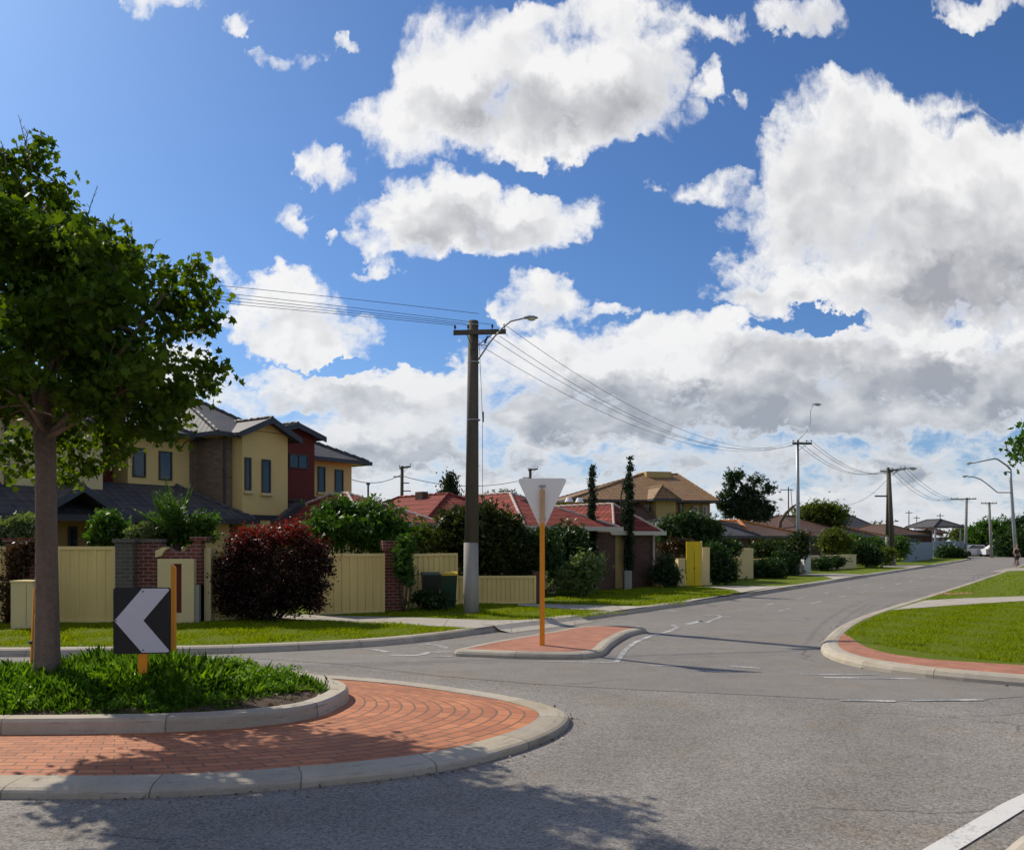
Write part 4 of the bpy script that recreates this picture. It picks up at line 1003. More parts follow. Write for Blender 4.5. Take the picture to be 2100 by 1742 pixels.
# ================================================================= PERSON
def person():
    X, Y = G(2085, 1164.5, KH); h = 1.6
    o_ = thing('person', 'person in dark top and shorts walking on the footpath by the lamp post', 'person', (X, Y, KH + .004), R(25))
    J = {'pel': (0, 0, .86, .125), 'wai': (0, 0, 1.0, .115), 'che': (0, -.01, 1.22, .135), 'nek': (0, -.02, 1.38, .055), 'hd0': (0, -.03, 1.47, .07), 'hd1': (0, -.035, 1.56, .085), 'hd2': (0, -.03, 1.63, .06),
         'hL': (-.09, 0, .80, .09), 'kL': (-.11, -.10, .46, .06), 'aL': (-.12, -.04, .08, .038), 'tL': (-.13, -.18, .035, .035),
         'hR': (.09, 0, .80, .09), 'kR': (.11, .03, .45, .06), 'aR': (.12, .16, .09, .038), 'tR': (.13, .03, .035, .035),
         'sL': (-.18, -.01, 1.31, .06), 'eL': (-.25, .05, 1.07, .043), 'wL': (-.24, -.07, .86, .032), 'fL': (-.235, -.10, .77, .03),
         'sR': (.18, -.01, 1.31, .06), 'eR': (.25, .03, 1.06, .043), 'wR': (.25, -.09, .85, .032), 'fR': (.245, -.12, .76, .03)}
    E = [('pel', 'wai'), ('wai', 'che'), ('che', 'nek'), ('nek', 'hd0'), ('hd0', 'hd1'), ('hd1', 'hd2'), ('pel', 'hL'), ('hL', 'kL'), ('kL', 'aL'), ('aL', 'tL'), ('pel', 'hR'), ('hR', 'kR'), ('kR', 'aR'), ('aR', 'tR'),
         ('che', 'sL'), ('sL', 'eL'), ('eL', 'wL'), ('wL', 'fL'), ('che', 'sR'), ('sR', 'eR'), ('eR', 'wR'), ('wR', 'fR')]
    def skin(keys, edges, name, mat, grow=0, parent=o_):
        idx = {k: i for i, k in enumerate(keys)}; me = bpy.data.meshes.new(name)
        me.from_pydata([J[k][:3] for k in keys], [(idx[a], idx[b]) for a, b in edges], []); me.materials.append(mat)
        ob = bpy.data.objects.new(name, me); COL.objects.link(ob); ob.parent = parent
        md = ob.modifiers.new('skin', 'SKIN'); 
        for k, i in idx.items(): r_ = J[k][3] + grow; me.skin_vertices[0].data[i].radius = (r_, r_ * .85)
        me.skin_vertices[0].data[0].use_root = True
        ob.modifiers.new('sub', 'SUBSURF').levels = 1; ob.modifiers['sub'].render_levels = 2
        return ob
    M_SKIN = plain('skin', (.38, .22, .15), .6, .05); M_DKC = plain('dark_cloth', (.035, .03, .03), .9, .2); M_SHORT = plain('shorts_cloth', (.05, .04, .04), .9, .2); M_HAIR = plain('hair', (.02, .014, .01), .7, .2)
    skin(list(J), E, 'body', M_SKIN)
    sk = ['che', 'wai', 'sL', 'sR', 'pel']; skin(sk, [('pel', 'wai'), ('wai', 'che'), ('che', 'sL'), ('che', 'sR')], 'shirt', M_DKC, .02)
    J['kL2'] = (-.105, -.07, .52, .075); J['kR2'] = (.105, .02, .52, .075)
    skin(['pel', 'hL', 'hR', 'kL2', 'kR2'], [('pel', 'hL'), ('pel', 'hR'), ('hL', 'kL2'), ('hR', 'kR2')], 'shorts', M_SHORT, .022)
    J['c0'] = (0, .0, 1.55, .085); J['c1'] = (0, -.02, 1.64, .065); skin(['c0', 'c1'], [('c0', 'c1')], 'hair', M_HAIR, .01)
person()
#@@NEXT
# ================================================================= BUILDINGS
UD, ND = Vector((.573, .819)), Vector((.819, -.573))
class Bld:
    """a building in its own frame: local x along the street front, local y away from the street"""
    def __init__(s, name, label, O, ang, group=None, cat='house'):
        s.O = Vector(O); s.a = R(ang); s.u = Vector((math.cos(s.a), math.sin(s.a))); s.n = Vector((s.u.y, -s.u.x))
        s.t = thing(name, label, cat, (*O, KH), s.a, group)
    def f(s, px, py=None, off=0.0):
        """where the sight line of a survey pixel meets the front plane (moved towards the street by off)"""
        k = (px - CX) / F; o = s.O + s.n * off
        q = (k * o.y - o.x) / (s.u.x - k * s.u.y)
        if py is None: return q
        return q, ZZ(py, o.y + q * s.u.y) - KH
    def wall(s, x0, x1, y0, y1, z0, z1, mat, name='wall'):
        return MB().box(min(x0, x1), max(x0, x1), y0, y1, z0, z1).build(name, mat, s.t)
    def window(s, x0, x1, z0, z1, y, fm=None, panes=1, sill=None, frame_w=.05):
        """a framed window standing in front of the plane y (street side is -y)"""
        fm = fm or M_FRAME; mb = MB(); w = frame_w
        mb.box(x0, x1, y - .05, y + .02, z1 - w, z1).box(x0, x1, y - .05, y + .02, z0, z0 + w)
        mb.box(x0, x0 + w, y - .05, y + .02, z0 + w, z1 - w).box(x1 - w, x1, y - .05, y + .02, z0 + w, z1 - w)
        for k in range(1, panes):
            xm = x0 + (x1 - x0) * k / panes; mb.box(xm - w * .4, xm + w * .4, y - .045, y + .02, z0 + w, z1 - w)
        o = mb.build('window', fm, s.t)
        MB().box(x0 + w * .9, x1 - w * .9, y - .022, y - .012, z0 + w * .9, z1 - w * .9).build('pane', M_GLASS, o)
        if x1 - x0 > .22 and z1 - z0 > .5: MB().box(x0 + w * .9, x0 + (x1 - x0) * .42, y - .008, y - .004, z0 + (z1 - z0) * .12, z1 - w).build('blind', M_BLIND, o)
        if sill: MB().box(x0 - .06, x1 + .06, y - .12, y + .02, z0 - .10, z0 - .003).build('sill', sill, o)
        return o
    def hip(s, x0, x1, y0, y1, ze, zr, tile, ridge=None, fascia=None, ins=None, ins2=None, name='roof', thick=.05, capr=.07):
        """hipped roof over a rectangle (eaves lines), with hip and ridge caps, gutter and soffit"""
        cx0, cy0 = (x0 + x1) / 2, (y0 + y1) / 2; W, D = x1 - x0, y1 - y0; mb = MB()
        if W >= D:
            i = ins if ins is not None else D / 2; A, B = (x0 + i, cy0, zr), (x1 - (ins2 if ins2 is not None else i), cy0, zr)
            mb.face([(x0, y0, ze), (x1, y0, ze), B, A]); mb.face([(x1, y1, ze), (x0, y1, ze), A, B]); mb.face([(x1, y0, ze), (x1, y1, ze), B]); mb.face([(x0, y1, ze), (x0, y0, ze), A])
            caps = [(A, B), ((x0, y0, ze), A), ((x0, y1, ze), A), ((x1, y0, ze), B), ((x1, y1, ze), B)]
        else:
            i = ins if ins is not None else W / 2; A, B = (cx0, y0 + i, zr), (cx0, y1 - i, zr)
            mb.face([(x1, y0, ze), (x1, y1, ze), B, A]); mb.face([(x0, y1, ze), (x0, y0, ze), A, B]); mb.face([(x0, y0, ze), (x1, y0, ze), A]); mb.face([(x1, y1, ze), (x0, y1, ze), B])
            caps = [(A, B), ((x0, y0, ze), A), ((x1, y0, ze), A), ((x0, y1, ze), B), ((x1, y1, ze), B)]
        rf = mb.build(name, tile, s.t)
        MB().box(x0 + .02, x1 - .02, y0 + .02, y1 - .02, ze - .10, ze - .012).build('soffit', M_CREAM2, rf)
        s.caps(rf, caps, ridge or tile, capr); s.gutter(rf, [(x0, y0), (x1, y0), (x1, y1), (x0, y1)], ze, fascia or M_GUTDK)
        return rf
    def caps(s, rf, segs, mat, r_=.07):
        mb = MB()
        for a, b in segs:
            a, b = Vector(a), Vector(b); L = (b - a).length; n = max(1, int(L / .38))
            for k in range(n):
                p, q = a.lerp(b, k / n), a.lerp(b, (k + .96) / n)
                mb.tube([p + Vector((0, 0, .005)), q + Vector((0, 0, .03))], [r_, r_ * 1.12], 7)
        mb.build('ridge_cap', mat, rf)
    def gutter(s, rf, loop, ze, mat, h=.14):
        mb = MB(); n = len(loop)
        for i in range(n):
            (ax, ay), (bx, by) = loop[i], loop[(i + 1) % n]
            x0, x1, y0, y1 = min(ax, bx), max(ax, bx), min(ay, by), max(ay, by)
            if abs(x1 - x0) > abs(y1 - y0): 
                o = -.10 if i == 0 else 0; mb.box(x0 - .10, x1 + .10, y0 + o, y0 + o + .10, ze - h, ze + .015)
            else:
                o = 0 if i == 1 else -.10; mb.box(x0 + o, x0 + o + .10, y0 + .003, y1 - .003, ze - h + .004, ze + .011)
        mb.build('gutter', mat, rf)
    def gable(s, x0, x1, y0, y1, ze, zr, tile, wall_mat, over=.35, barge=None, name='roof', base=None, wy=None, depth_wall=.2):
        """roof with its ridge running back from a street-facing gable at y0"""
        xm = (x0 + x1) / 2; sl = (zr - ze) / (xm - x0); ox0, ox1, oze = x0 - over, x1 + over, ze - over * sl; yf = y0 - over
        mb = MB(); t_ = .10
        for sx, e in ((-1, ox0), (1, ox1)):
            q = [(xm, yf, zr), (e, yf, oze), (e, y1, oze), (xm, y1, zr)]
            if sx > 0: q.reverse()
            mb.face(q[::-1] if False else q)
            lo = [(p[0], p[1], p[2] - t_) for p in q]; mb.face(lo[::-1])
            mb.face([q[i] for i in range(4)][:0] or [(e, yf, oze), (e, yf, oze - t_), (e, y1, oze - t_), (e, y1, oze)])
        rf = mb.build(name, tile, s.t)
        bm_ = MB(); w = .2
        for e in (ox0, ox1):
            q = [(xm, yf - .03, zr + .03), (e, yf - .03, oze + .03), (e, yf - .03, oze - w + .03), (xm, yf - .03, zr - w * 1.1 + .03)]
            r_ = [(p[0], yf + .03, p[2]) for p in q]
            bm_.face(q); bm_.face(r_[::-1])
            for i in range(4): bm_.face([q[i], r_[i], r_[(i + 1) % 4], q[(i + 1) % 4]])
        bm_.build('barge_board', barge or M_BARGE, rf)
        s.caps(rf, [((xm, yf, zr), (xm, y1, zr))], tile)
        if wall_mat:
            b = base if base is not None else ze
            MB().prism([(x0, b), (x1, b), (x1, ze), (xm, zr - .06), (x0, ze)], lambda p: (p[0], y0 + depth_wall, p[1]), lambda p: (p[0], y0, p[1])).build('gable_wall', wall_mat, s.t)
        return rf
    def lean(s, x0, x1, yt, yb, zt, zb, tile, hip0=0, hip1=0, name='verandah_roof', fascia=None, ridge=None):
        """skillion against the wall: high edge at yt/zt, eaves at yb/zb (towards the street), hipped ends"""
        mb = MB(); A, B, C_, D = (x0 + hip0, yt, zt), (x1 - hip1, yt, zt), (x1, yb, zb), (x0, yb, zb)
        mb.face([D, C_, B, A])
        if hip0: mb.face([(x0, yt, zb), D, A])
        if hip1: mb.face([C_, (x1, yt, zb), B])
        rf = mb.build(name, tile, s.t)
        MB().box(x0 + .02, x1 - .02, yb + .02, yt, zb - .10, zb - .012).build('soffit', M_CREAM2, rf)
        MB().box(x0 - .10, x1 + .10, yb - .10, yb, zb - .16, zb + .015).build('gutter', fascia or M_GUTDK, rf)
        s.caps(rf, ([(D, A)] if hip0 else []) + ([(C_, B)] if hip1 else []), ridge or tile)
        return rf

def townhouse():
    b = Bld('townhouse', 'two storey cream townhouse with dark tiled roofs, brick tower and deep red bay', (-6.46, 36.0 ), math.degrees(math.atan2(.819, .573)))
    f = b.f; W = b.wall
    xl, xr = -24.0, f(721)
    # ground floor block
    W(xl, xr, .0, 8, 0, 3.2, M_TAN, 'ground_floor')
    # upper floor pieces along the front
    xa = f(262); xt = f(405); xg0 = f(497, off=1.95); 
    W(xa, xt + .1, 0, 6, 3.2, 5.5, M_CREAM, 'wall')                              # two-window wall
    xr0 = f(190); W(xr0, xa - .003, .9, 6, 3.2, 5.5, M_DEEPRED, 'recessed_wall')   # deep red recess behind the tree
    xc0 = f(20, off=.6)
    W(f(-60, off=.6), xr0 - .003, -.6, 6, 0, 5.5, M_CREAM2, 'wall')                # left unit
    W(xl, f(-60, off=.6) - .003, 0, 6, 3.2, 5.5, M_CREAM, 'wall')
    MB().box(f(14, off=.66) - .05, f(14, off=.66) + .05, -.72, -.61, 2.9, 5.4).build('downpipe', M_GUTDK, b.t)
    x0, z1 = f(2, 905, .6); x1, z0 = f(14, 960, .6); b.window(x0 - .5, x1 - .2, z0, z1, -.62)
    # brick tower: front and left return
    xb = f(454, off=1.4)
    tw = W(xt, xg0 - .003, -1.4, 3, .0, 5.55, M_BRICKTAN, 'tower')
    W(f(388), xt - .003, -.02, .3, 3.2, 5.45, M_BRICKTAN, 'brick_pier')
    MB().tube([(xg0 - .35, -1.47, .1), (xg0 - .35, -1.47, 5.5)], .045, 8).build('downpipe', M_GUTDK, b.t)
    # cream gable bay
    xg1 = f(590, off=1.95); W(xg0 + .003, xg1, -1.95, 4, 0, 5.7, M_CREAM, 'gable_bay')
    # red bay
    xd1 = f(645, off=.9); W(xg1 + .003, xd1, -.9, 4, 0, 6.0, M_DEEPRED, 'red_bay')
    # right end
    W(xd1 + .003, xr, 0, 6, 3.2, 5.2, M_CREAM, 'wall')
    # windows from the survey
    for (pxa, pya, pxb, pyb, off) in ((271, 917, 298, 979, 0), (325, 924, 352, 985, 0)):
        x0, z1 = f(pxa, pya, off); x1, z0 = f(pxb, pyb, off); b.window(x0, x1, z0, z1, -off, sill=None)
    for (pxa, pya, pxb, pyb, off) in ((501, 937, 514, 1006, 1.95), (536, 941, 554, 1011, 1.95)):
        x0, z1 = f(pxa, pya, off); x1, z0 = f(pxb, pyb, off); b.window(x0, x1, z0, z1, -off, sill=M_CREAM2)
    for (pxa, pya, pxb, pyb, off) in ((592, 929, 631, 962, .9),):
        x0, z1 = f(pxa, pya, off); x1, z0 = f(pxb, pyb, off); b.window(x0, x1, z0, z1, -off, panes=2, fm=M_FRAME)
    for (pxa, pya, pxb, pyb, off) in ((651, 956, 666, 1009, 0), (686, 962, 703, 1011, 0)):
        x0, z1 = f(pxa, pya, off); x1, z0 = f(pxb, pyb, off); b.window(x0, x1, z0, z1, 0, sill=M_CREAM2)
    # upper roofs
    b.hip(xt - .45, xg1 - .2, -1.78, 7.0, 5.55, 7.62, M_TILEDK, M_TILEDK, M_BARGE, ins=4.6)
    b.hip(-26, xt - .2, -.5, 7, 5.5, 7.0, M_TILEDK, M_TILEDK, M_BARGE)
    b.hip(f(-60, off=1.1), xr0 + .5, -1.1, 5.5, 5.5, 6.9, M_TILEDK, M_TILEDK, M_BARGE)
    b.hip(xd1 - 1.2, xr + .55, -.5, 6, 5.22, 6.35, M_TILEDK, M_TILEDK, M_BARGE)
    xm = (xg0 + xg1) / 2; _, zp = f(548, 855, 2.3)
    b.gable(xg0 + .02, xg1 - .02, -1.952, 3.2, 5.72, zp, M_TILEDK, M_CREAM, .38)
    _, zp2 = f(622, 872, 1.2)
    b.gable(xg1 + .05, xd1 - .02, -.902, 3.2, 6.0, zp2 + .05, M_TILEDK, M_DEEPRED, .33)
    # lower roofs
    x0 = f(-40, off=2.4); x1 = f(525, off=2.4)
    b.lean(x0, x1, -.0, -2.4, 3.75, 2.58, M_TILEDK, 1.6, 1.5)
    gx = f(168, off=2.6); b.gable(gx - 1.25, gx + 1.25, -2.45, -.3, 2.62, 3.42, M_TILEDK, None, .25)
    W(gx - 1.3, gx - 1.1, -2.4, -2.2, 0, 2.55, M_TAN, 'porch_post'); W(gx + 1.1, gx + 1.3, -2.4, -2.2, 0, 2.55, M_TAN, 'porch_post')
    W(f(330, off=1.9), f(470, off=1.9), -1.9, -.004, 0, 2.5, M_CREAM, 'front_room')
    W(f(110, off=.9), f(260, off=.9), -.9, -.004, 0, 2.5, M_TAN, 'front_room')
    for pa, pb in ((139, 158), (182, 212)):
        xx0, zz1 = f(pa, 1078, .9); xx1, zz0 = f(pb, 1112, .9); b.window(xx0, xx1, .9, zz1, -.902)
    xp0, xp1 = f(500, off=2.0), f(722, off=1.6)
    b.lean(xp0, xp1, -.0, -1.9, 3.7, 2.75, M_TILEDK, .9, .9, 'porch_roof')
    gx = f(622, off=2.3); _, zg = f(622, 1027, 2.3)
    b.gable(gx - .95, gx + .95, -2.1, -.3, 2.72, zg, M_TILEDK, None, .25, name='porch_gable')
    W(gx - .9, gx - .75, -1.95, -1.8, 0, 2.7, M_CREAM2, 'porch_post'); W(gx + .75, gx + .9, -1.95, -1.8, 0, 2.7, M_CREAM2, 'porch_post')
townhouse()

def bungalow():
    b = Bld('bungalow', 'single storey house with bright red tiled hip roofs and brown brick walls', (4.1, 33.0), 40)
    f = b.f; W = b.wall
    W(f(752), f(900), 0, 8, 0, 2.32, M_CREAM2); W(f(900) + .003, f(1222), .9, 8, 0, 2.32, M_CREAM2)
    x0 = f(1222, off=.6); x1 = f(1262, off=.6); W(x0, x1, -.6, 3, 0, 2.2, M_BRICKBR, 'brick_wall'); x2 = f(1279, off=.5); W(x1 + .003, x2, -.5, 3, 0, 2.18, M_OLIVE, 'rendered_pier')
    W(x2 + .003, f(1344, off=.2), -.2, 3, 0, 2.16, M_BRICKBR, 'brick_wall')
    xx = f(1341, off=.3); MB().tube([(xx, -.28, 0), (xx, -.28, 2.1)], .05, 8).build('downpipe', M_GUTTER, b.t)
    xq, zq = f(1283, 1140, .3); xw, _ = f(1300, 1140, .3); W(xq, xw, -.26, -.203, .35, 1.55, M_FRAME, 'meter_box_door')
    W(f(1085, off=1.2), f(1098, off=1.2), -1.2, -1.0, 0, 2.2, M_CREAM2, 'porch_post'); W(f(1130, off=1.2), f(1139, off=1.2), -1.2, -1.0, 0, 2.2, M_CREAM2, 'porch_post')
    W(f(1076, off=1.3), f(1180, off=1.3), -1.35, -1.18, 2.06, 2.26, M_GUTTER, 'porch_beam')
    # roofs: left wing, main range, garage end
    b.hip(f(742, off=.5), f(908, off=.5), -.5, 8.0, 2.43, 3.5, M_TILERED, M_RIDGEPALE, M_GUTTER, ins=3.6, capr=.05)
    b.hip(f(1076, off=1.4), f(1271, off=1.4), -1.4, 8.6, 2.36, 3.7, M_TILERED, M_RIDGEPALE, M_GUTTER, ins=3.6, capr=.05)
    b.hip(f(880), f(1140), .4, 8.8, 2.40, 3.62, M_TILERED, M_TILERED, M_GUTTER, ins=2.5, capr=.05)
    b.hip(f(1262, off=.8), f(1350, off=.5), -.75, 6.4, 2.22, 3.35, M_TILERED, M_RIDGEPALE, M_GUTTER, capr=.05)
    for pa, pb in ((855, 880),):
        xx0, xx1 = f(pa, off=.0), f(pb, off=.0); b.window(xx0, xx1, .9, 2.0, -.0, fm=M_FRAMEPALE, panes=2)
    # small chimney and the dark vent box seen behind the sign
    MB().box(f(866, off=-4), f(878, off=-4), 4.0, 4.5, 3.2, 3.75).build('chimney', M_BRICKBR, b.t)
    xv = f(1075, off=-1.2); MB().box(xv, xv + 1.3, 1.0, 1.9, 3.05, 3.42).build('solar_tank', M_DARKSTEEL, b.t)
    xv = f(1152, off=-.6); MB().tube([(xv, .2, 2.5), (xv - .05, 1.2, 3.3)], .07, 6).build('flue', M_DARKSTEEL, b.t)
    for k in (0, .32): MB().tube([(f(1167, off=-3.5) + k * 2, 3.5, 3.55), (f(1167, off=-3.5) + k * 2, 3.5, 3.75)], [.2, .1], 10).build('roof_vent', M_WHITE, b.t)
bungalow()

def tan_house():
    Yo = 58; b = Bld('house', 'two storey tan house with brown tiled hip roof above the red bungalow', (XX(1385, Yo), Yo), 12)
    f = b.f; W = b.wall
    x0, ze = f(1163, 1024); xr = f(1440, off=-2)
    W(f(1172), f(1348) , 0, 9, 0, ze - .1, M_TAN); W(f(1346, off=1.2), f(1386, off=1.2), -1.2, 8, 0, ze - .05, M_OLIVE, 'projecting_wall'); W(f(1386, off=-.6), f(1456, off=-.6), .6, 8, 0, ze - .15, M_TAN)
    _, zr = f(1330, 972, -5)
    xe = f(1466); b.hip(x0, xe, -.6, 10, ze, zr, M_TILETAN, M_TILETAN, M_GUTDK, ins=(f(1316, off=-5) - x0), ins2=xe - f(1386, off=-5))
    b.hip(f(1342, off=1.8), f(1394, off=1.8), -1.8, 2.4, ze + .04, ze + .95, M_TILETAN, M_TILETAN, M_GUTDK)
    xa, zc = f(1326, 966, -4); xb, zb = f(1377, 985, -4); MB().box(xa, xb, 4, 6.2, ze + .6, zc).build('parapet_box', M_OLIVE, b.t)
    for pa, pb, n in ((1218, 1238, 2), (1263, 1280, 2), (1302, 1314, 1), (1322, 1342, 3)):
        xx0, zz1 = f(pa, 1034); xx1, zz0 = f(pb, 1056); b.window(xx0, xx1, zz0, zz1, -.0, fm=M_FRAMEPALE, panes=n, frame_w=.12)
    xx0, zz1 = f(1391, 1030, -.6); xx1, zz0 = f(1402, 1056, -.6); b.window(xx0, xx1, zz0, zz1, .6, frame_w=.12)
    for pa, pb in ((1421, 1432), (1440, 1450)):
        xx0, zz1 = f(pa, 1036, -.6); xx1, zz0 = f(pb, 1057, -.6); b.window(xx0, xx1, zz0, zz1, .6, fm=M_FRAMEPALE, frame_w=.12)
    m = plain('terracotta_panel', (.40, .15, .06), .8, .1); xx0, zz1 = f(1245, 1034); xx1, zz0 = f(1260, 1060); W(xx0, xx1, -.06, -.004, zz0, zz1, m, 'panel')
    x2, zl = f(1240, 1058, 2); b.lean(f(1240, off=2), f(1352, off=2), 0, -2, zl + 1.0, zl - .3, M_TILEBR, .8, .8, 'lower_roof')
tan_house()

def far_house(label, px0, px1, ye, yr, Y, ang, tile, wall, ridge=None, depth=8, name='house', wl=None, ins=None, group='bungalows along the side street', capr=.08, py_w=None):
    b = Bld(name, label, (XX(px0, Y), Y), ang, group)
    x1 = b.f(px1); ze = ZZ(ye, Y) - KH; _, zr = b.f((px0 + px1) / 2, yr, -depth / 2)
    x1 = max(x1, 3)
    MB().box(.5, x1 - .5, .5, depth - .5, 0, ze - .06).build('wall', wall, b.t)
    b.hip(0, x1, 0, depth, ze, zr, tile, ridge, M_GUTDK, ins=ins, capr=capr)
    for f_ in (.2, .62):
        xx = x1 * f_; b.window(xx, xx + min(1.6, x1 * .18), max(.6, ze - 1.7), ze - .35, .5, panes=2)
    return b
far_house('dark tiled bungalow just right of the tan house, behind clipped bushes', 1440, 1560, 1098, 1066, 47, 30, M_TILEDK, M_BRICKBR, depth=9)
far_house('brown tiled house with bright orange ridge caps', 1545, 1668, 1098.5, 1071, 55, 40, M_TILEBR, M_BRICKBR, M_RIDGEOR, 9, capr=.12)
far_house('brown hip roofed house right of the orange ridges', 1662, 1800, 1098, 1063, 66, 45, M_TILEBR, M_BRICKBR, None, 11)
far_house('low brown house with yellow barge left of the twin timber poles', 1755, 1835, 1101, 1080, 74, 45, M_TILEBR, M_BRICKBR, M_RIDGEOR, 8)
far_house('large grey tiled roof rising behind the brown houses', 1722, 1815, 1086, 1057, 105, 10, M_TILEGR, M_TAN, None, 14, group='distant roofs at the end of the street')
far_house('brown tiled roof right of the twin timber poles', 1815, 1905, 1096, 1076, 92, 15, M_TILEBR, M_BRICKBR, None, 9, group='distant roofs at the end of the street')
far_house('small white metal roof at the end of the street', 1868, 1904, 1092, 1084, 118, 5, M_WHITE, M_WHITE, M_WHITE, 7, group='distant roofs at the end of the street')
far_house('longer white metal roof beside the dark carport', 1885, 1935, 1102, 1090, 112, 5, M_WHITE, M_WHITE, M_WHITE, 7, group='distant roofs at the end of the street')
far_house('dim brown roof behind the white metal roofs', 1893, 1945, 1092, 1079, 130, 5, M_TILEBR, M_TAN, None, 8, group='distant roofs at the end of the street')
far_house('pale roofed house beyond the bend at the far right', 2046, 2120, 1088, 1072, 150, -5, M_WHITE, M_BRICKBR, None, 12, group='distant roofs at the end of the street')
def carport():
    Y = 104; b = Bld('carport', 'dark open carport with grey pitched roof at the bend', (XX(1916, Y), Y), 3, None, 'carport'); x1 = b.f(1976)
    b.hip(0, x1, 0, 7, ZZ(1079, Y) - KH, ZZ(1064, Y) - KH, M_TILEGR, None, M_GUTDK, capr=.1)
    for x in (.2, x1 - .35):
        for y in (.2, 6.6): MB().box(x, x + .16, y, y + .16, 0, ZZ(1081, Y) - KH).build('post', M_GALV, b.t)
    MB().box(.5, x1 - .5, 6.3, 6.5, 0, 3.2).build('rear_wall', M_BRICKBR, b.t)
carport()

# ================================================================= FENCES, PILLARS, SMALL STRUCTURES ALONG THE FRONT BOUNDARY
def sheet_fence(label, a, b, z, group='cream steel fences along the corner', mat=None, cap=None, pitch=.19, post_end=True, depth=.028, name='fence', rail=.07):
    """profiled steel sheet between two rails; a,b ground points"""
    a, b = Vector(a), Vector(b); L = (b - a).length; ang = math.atan2((b - a).y, (b - a).x)
    t_ = thing(name, label, 'fence', (a.x, a.y, KH - .03), ang, group); h = z - KH + .03; mat = mat or M_FENCE; cap = cap or M_FENCECAP
    mb = MB(); n = max(2, int(L / pitch)); p = L / n; pr = []
    for k in range(n): pr += [(k * p, 0), (k * p + p * .60, 0), (k * p + p * .68, -depth), (k * p + p * .92, -depth)]
    pr.append((L, 0))
    for i in range(len(pr) - 1):
        (x0, y0), (x1, y1) = pr[i], pr[i + 1]; mb.face([(x0, y0, .05), (x1, y1, .05), (x1, y1, h - .05), (x0, y0, h - .05)])
    mb.build('panel', mat, t_)
    MB().box(0, L, -.045, .035, h - rail, h).build('top_rail', cap, t_); MB().box(0, L, -.045, .035, 0, .09).build('bottom_rail', cap, t_)
    for x in ([0, L] if post_end else [0]): MB().box(x - .03, x + .03, -.052, .042, -.02, h + .004).build('post', cap, t_)
    return t_
def pillar(label, px0, px1, pytop, Y, ang, mat, dep=None, capm=None, group=None, name='brick_pillar', cap_h=.09, over=.05, cat='pillar'):
    """square pier: front face between two survey columns at distance Y, turned by ang"""
    w = (px1 - px0) * Y / F; t_ = thing(name, label, cat, (XX(px0, Y), Y, KH - .03), R(ang), group); h = ZZ(pytop, Y) - KH + .03; w /= max(.5, math.cos(R(ang)) ); d = dep or w
    MB().box(0, w, 0, d, 0, h - cap_h).build('shaft', mat, t_)
    MB().box(-over, w + over, -over, d + over, h - cap_h, h).build('cap', capm or mat, t_, bevel=.012)
    return t_
sheet_fence('tall cream steel fence panel behind the tree trunk', (XX(108, 19.05), 19.05), (XX(236, 19.0), 19.0), ZZ(1120, 19.0))
sheet_fence('cream steel fence at the far left edge behind the utility box', (XX(-140, 19.3), 19.3), (XX(22, 19.2), 19.2), ZZ(1120, 19.0))
pillar('brick pillar with creeper at the left edge beside the cream box', 12, 66, 1103, 19.0, 0, M_BRICKDK, .5)
pillar('grey weathered brick pillar at the end of the tall cream fence', 236, 273, 1104, 18.9, 0, M_BRICKGR, .45, M_BRICKGR)
def red_wall():
    Y = 19.1; t_ = thing('brick_wall', 'red brick wall with corbelled cap beside the grey brick pillar', 'wall', (XX(273.5, Y), Y, KH - .03)); w = 56 * Y / F; h = ZZ(1104, Y) - KH + .03
    MB().box(.0, w, 0, .25, 0, h - .09).build('wall', M_BRICKDK, t_); MB().box(0.02, w + .03, -.04, .29, h - .087, h).build('cap', M_BRICKGR, t_)
red_wall()
def letterbox_wall():
    Y = 19.0; x0 = XX(330, Y); t_ = thing('gate_wall', 'red brick gate wall with dipped top and cream rendered letterbox surround', 'wall', (x0, Y, KH - .03)); 
    X_ = lambda px: XX(px, Y) - x0; Z_ = lambda py: ZZ(py, Y) - KH + .03
    top = [(322 + k * 9.5, y) for k, y in enumerate((1121, 1119, 1122, 1127.5, 1131, 1131.5, 1129, 1122, 1109, 1107))]
    poly = [(X_(328), 0), (X_(412), 0), (X_(412), Z_(1107))] + [(X_(px), Z_(py)) for px, py in reversed(top[:9]) if px > 329] + [(X_(328), Z_(1120))]
    MB().prism(poly, lambda p: (p[0], .28, p[1]), lambda p: (p[0], 0, p[1])).build('wall', M_BRICKDK, t_)
    MB().box(X_(390), X_(424), -.03, .31, Z_(1107.5), Z_(1100)).build('cap', M_BRICKDK, t_, bevel=.01)
    # cream scroll bracket on the left shoulder
    sc_ = [(322, 1142), (334, 1139), (338, 1131), (345, 1125), (345, 1121), (336, 1121.5), (329, 1126), (322, 1128)]
    MB().prism(ccw([(X_(a), Z_(b)) for a, b in sc_]), lambda p: (p[0], .1, p[1]), lambda p: (p[0], -.10, p[1])).build('scroll_bracket', M_CREAM2, t_, bevel=.01)
    mb = MB(); yo = -.16
    for (a, b, c, d) in ((329, 356, 1145, 1282), (378, 403, 1145, 1282), (356, 378, 1145, 1155), (356, 378, 1255, 1282)):
        mb.box(X_(a), X_(b), yo, -.003, max(0, Z_(d)), Z_(c))
    mb.build('rendered_surround', M_CREAM2, t_)
    MB().box(X_(356), X_(378), -.09, -.003, Z_(1255), Z_(1155)).build('recess', M_DEEPRED, t_)
    MB().box(X_(403) + .004, X_(412), -.12, .2, 0, Z_(1198)).build('plinth', M_POLEBASE, t_)
letterbox_wall()
pillar('plain cream rendered pier right of the brick gate wall', 413, 432, 1124, 19.2, 0, M_CREAM2, .35, name='gate_pier', cap_h=.05, over=.0)
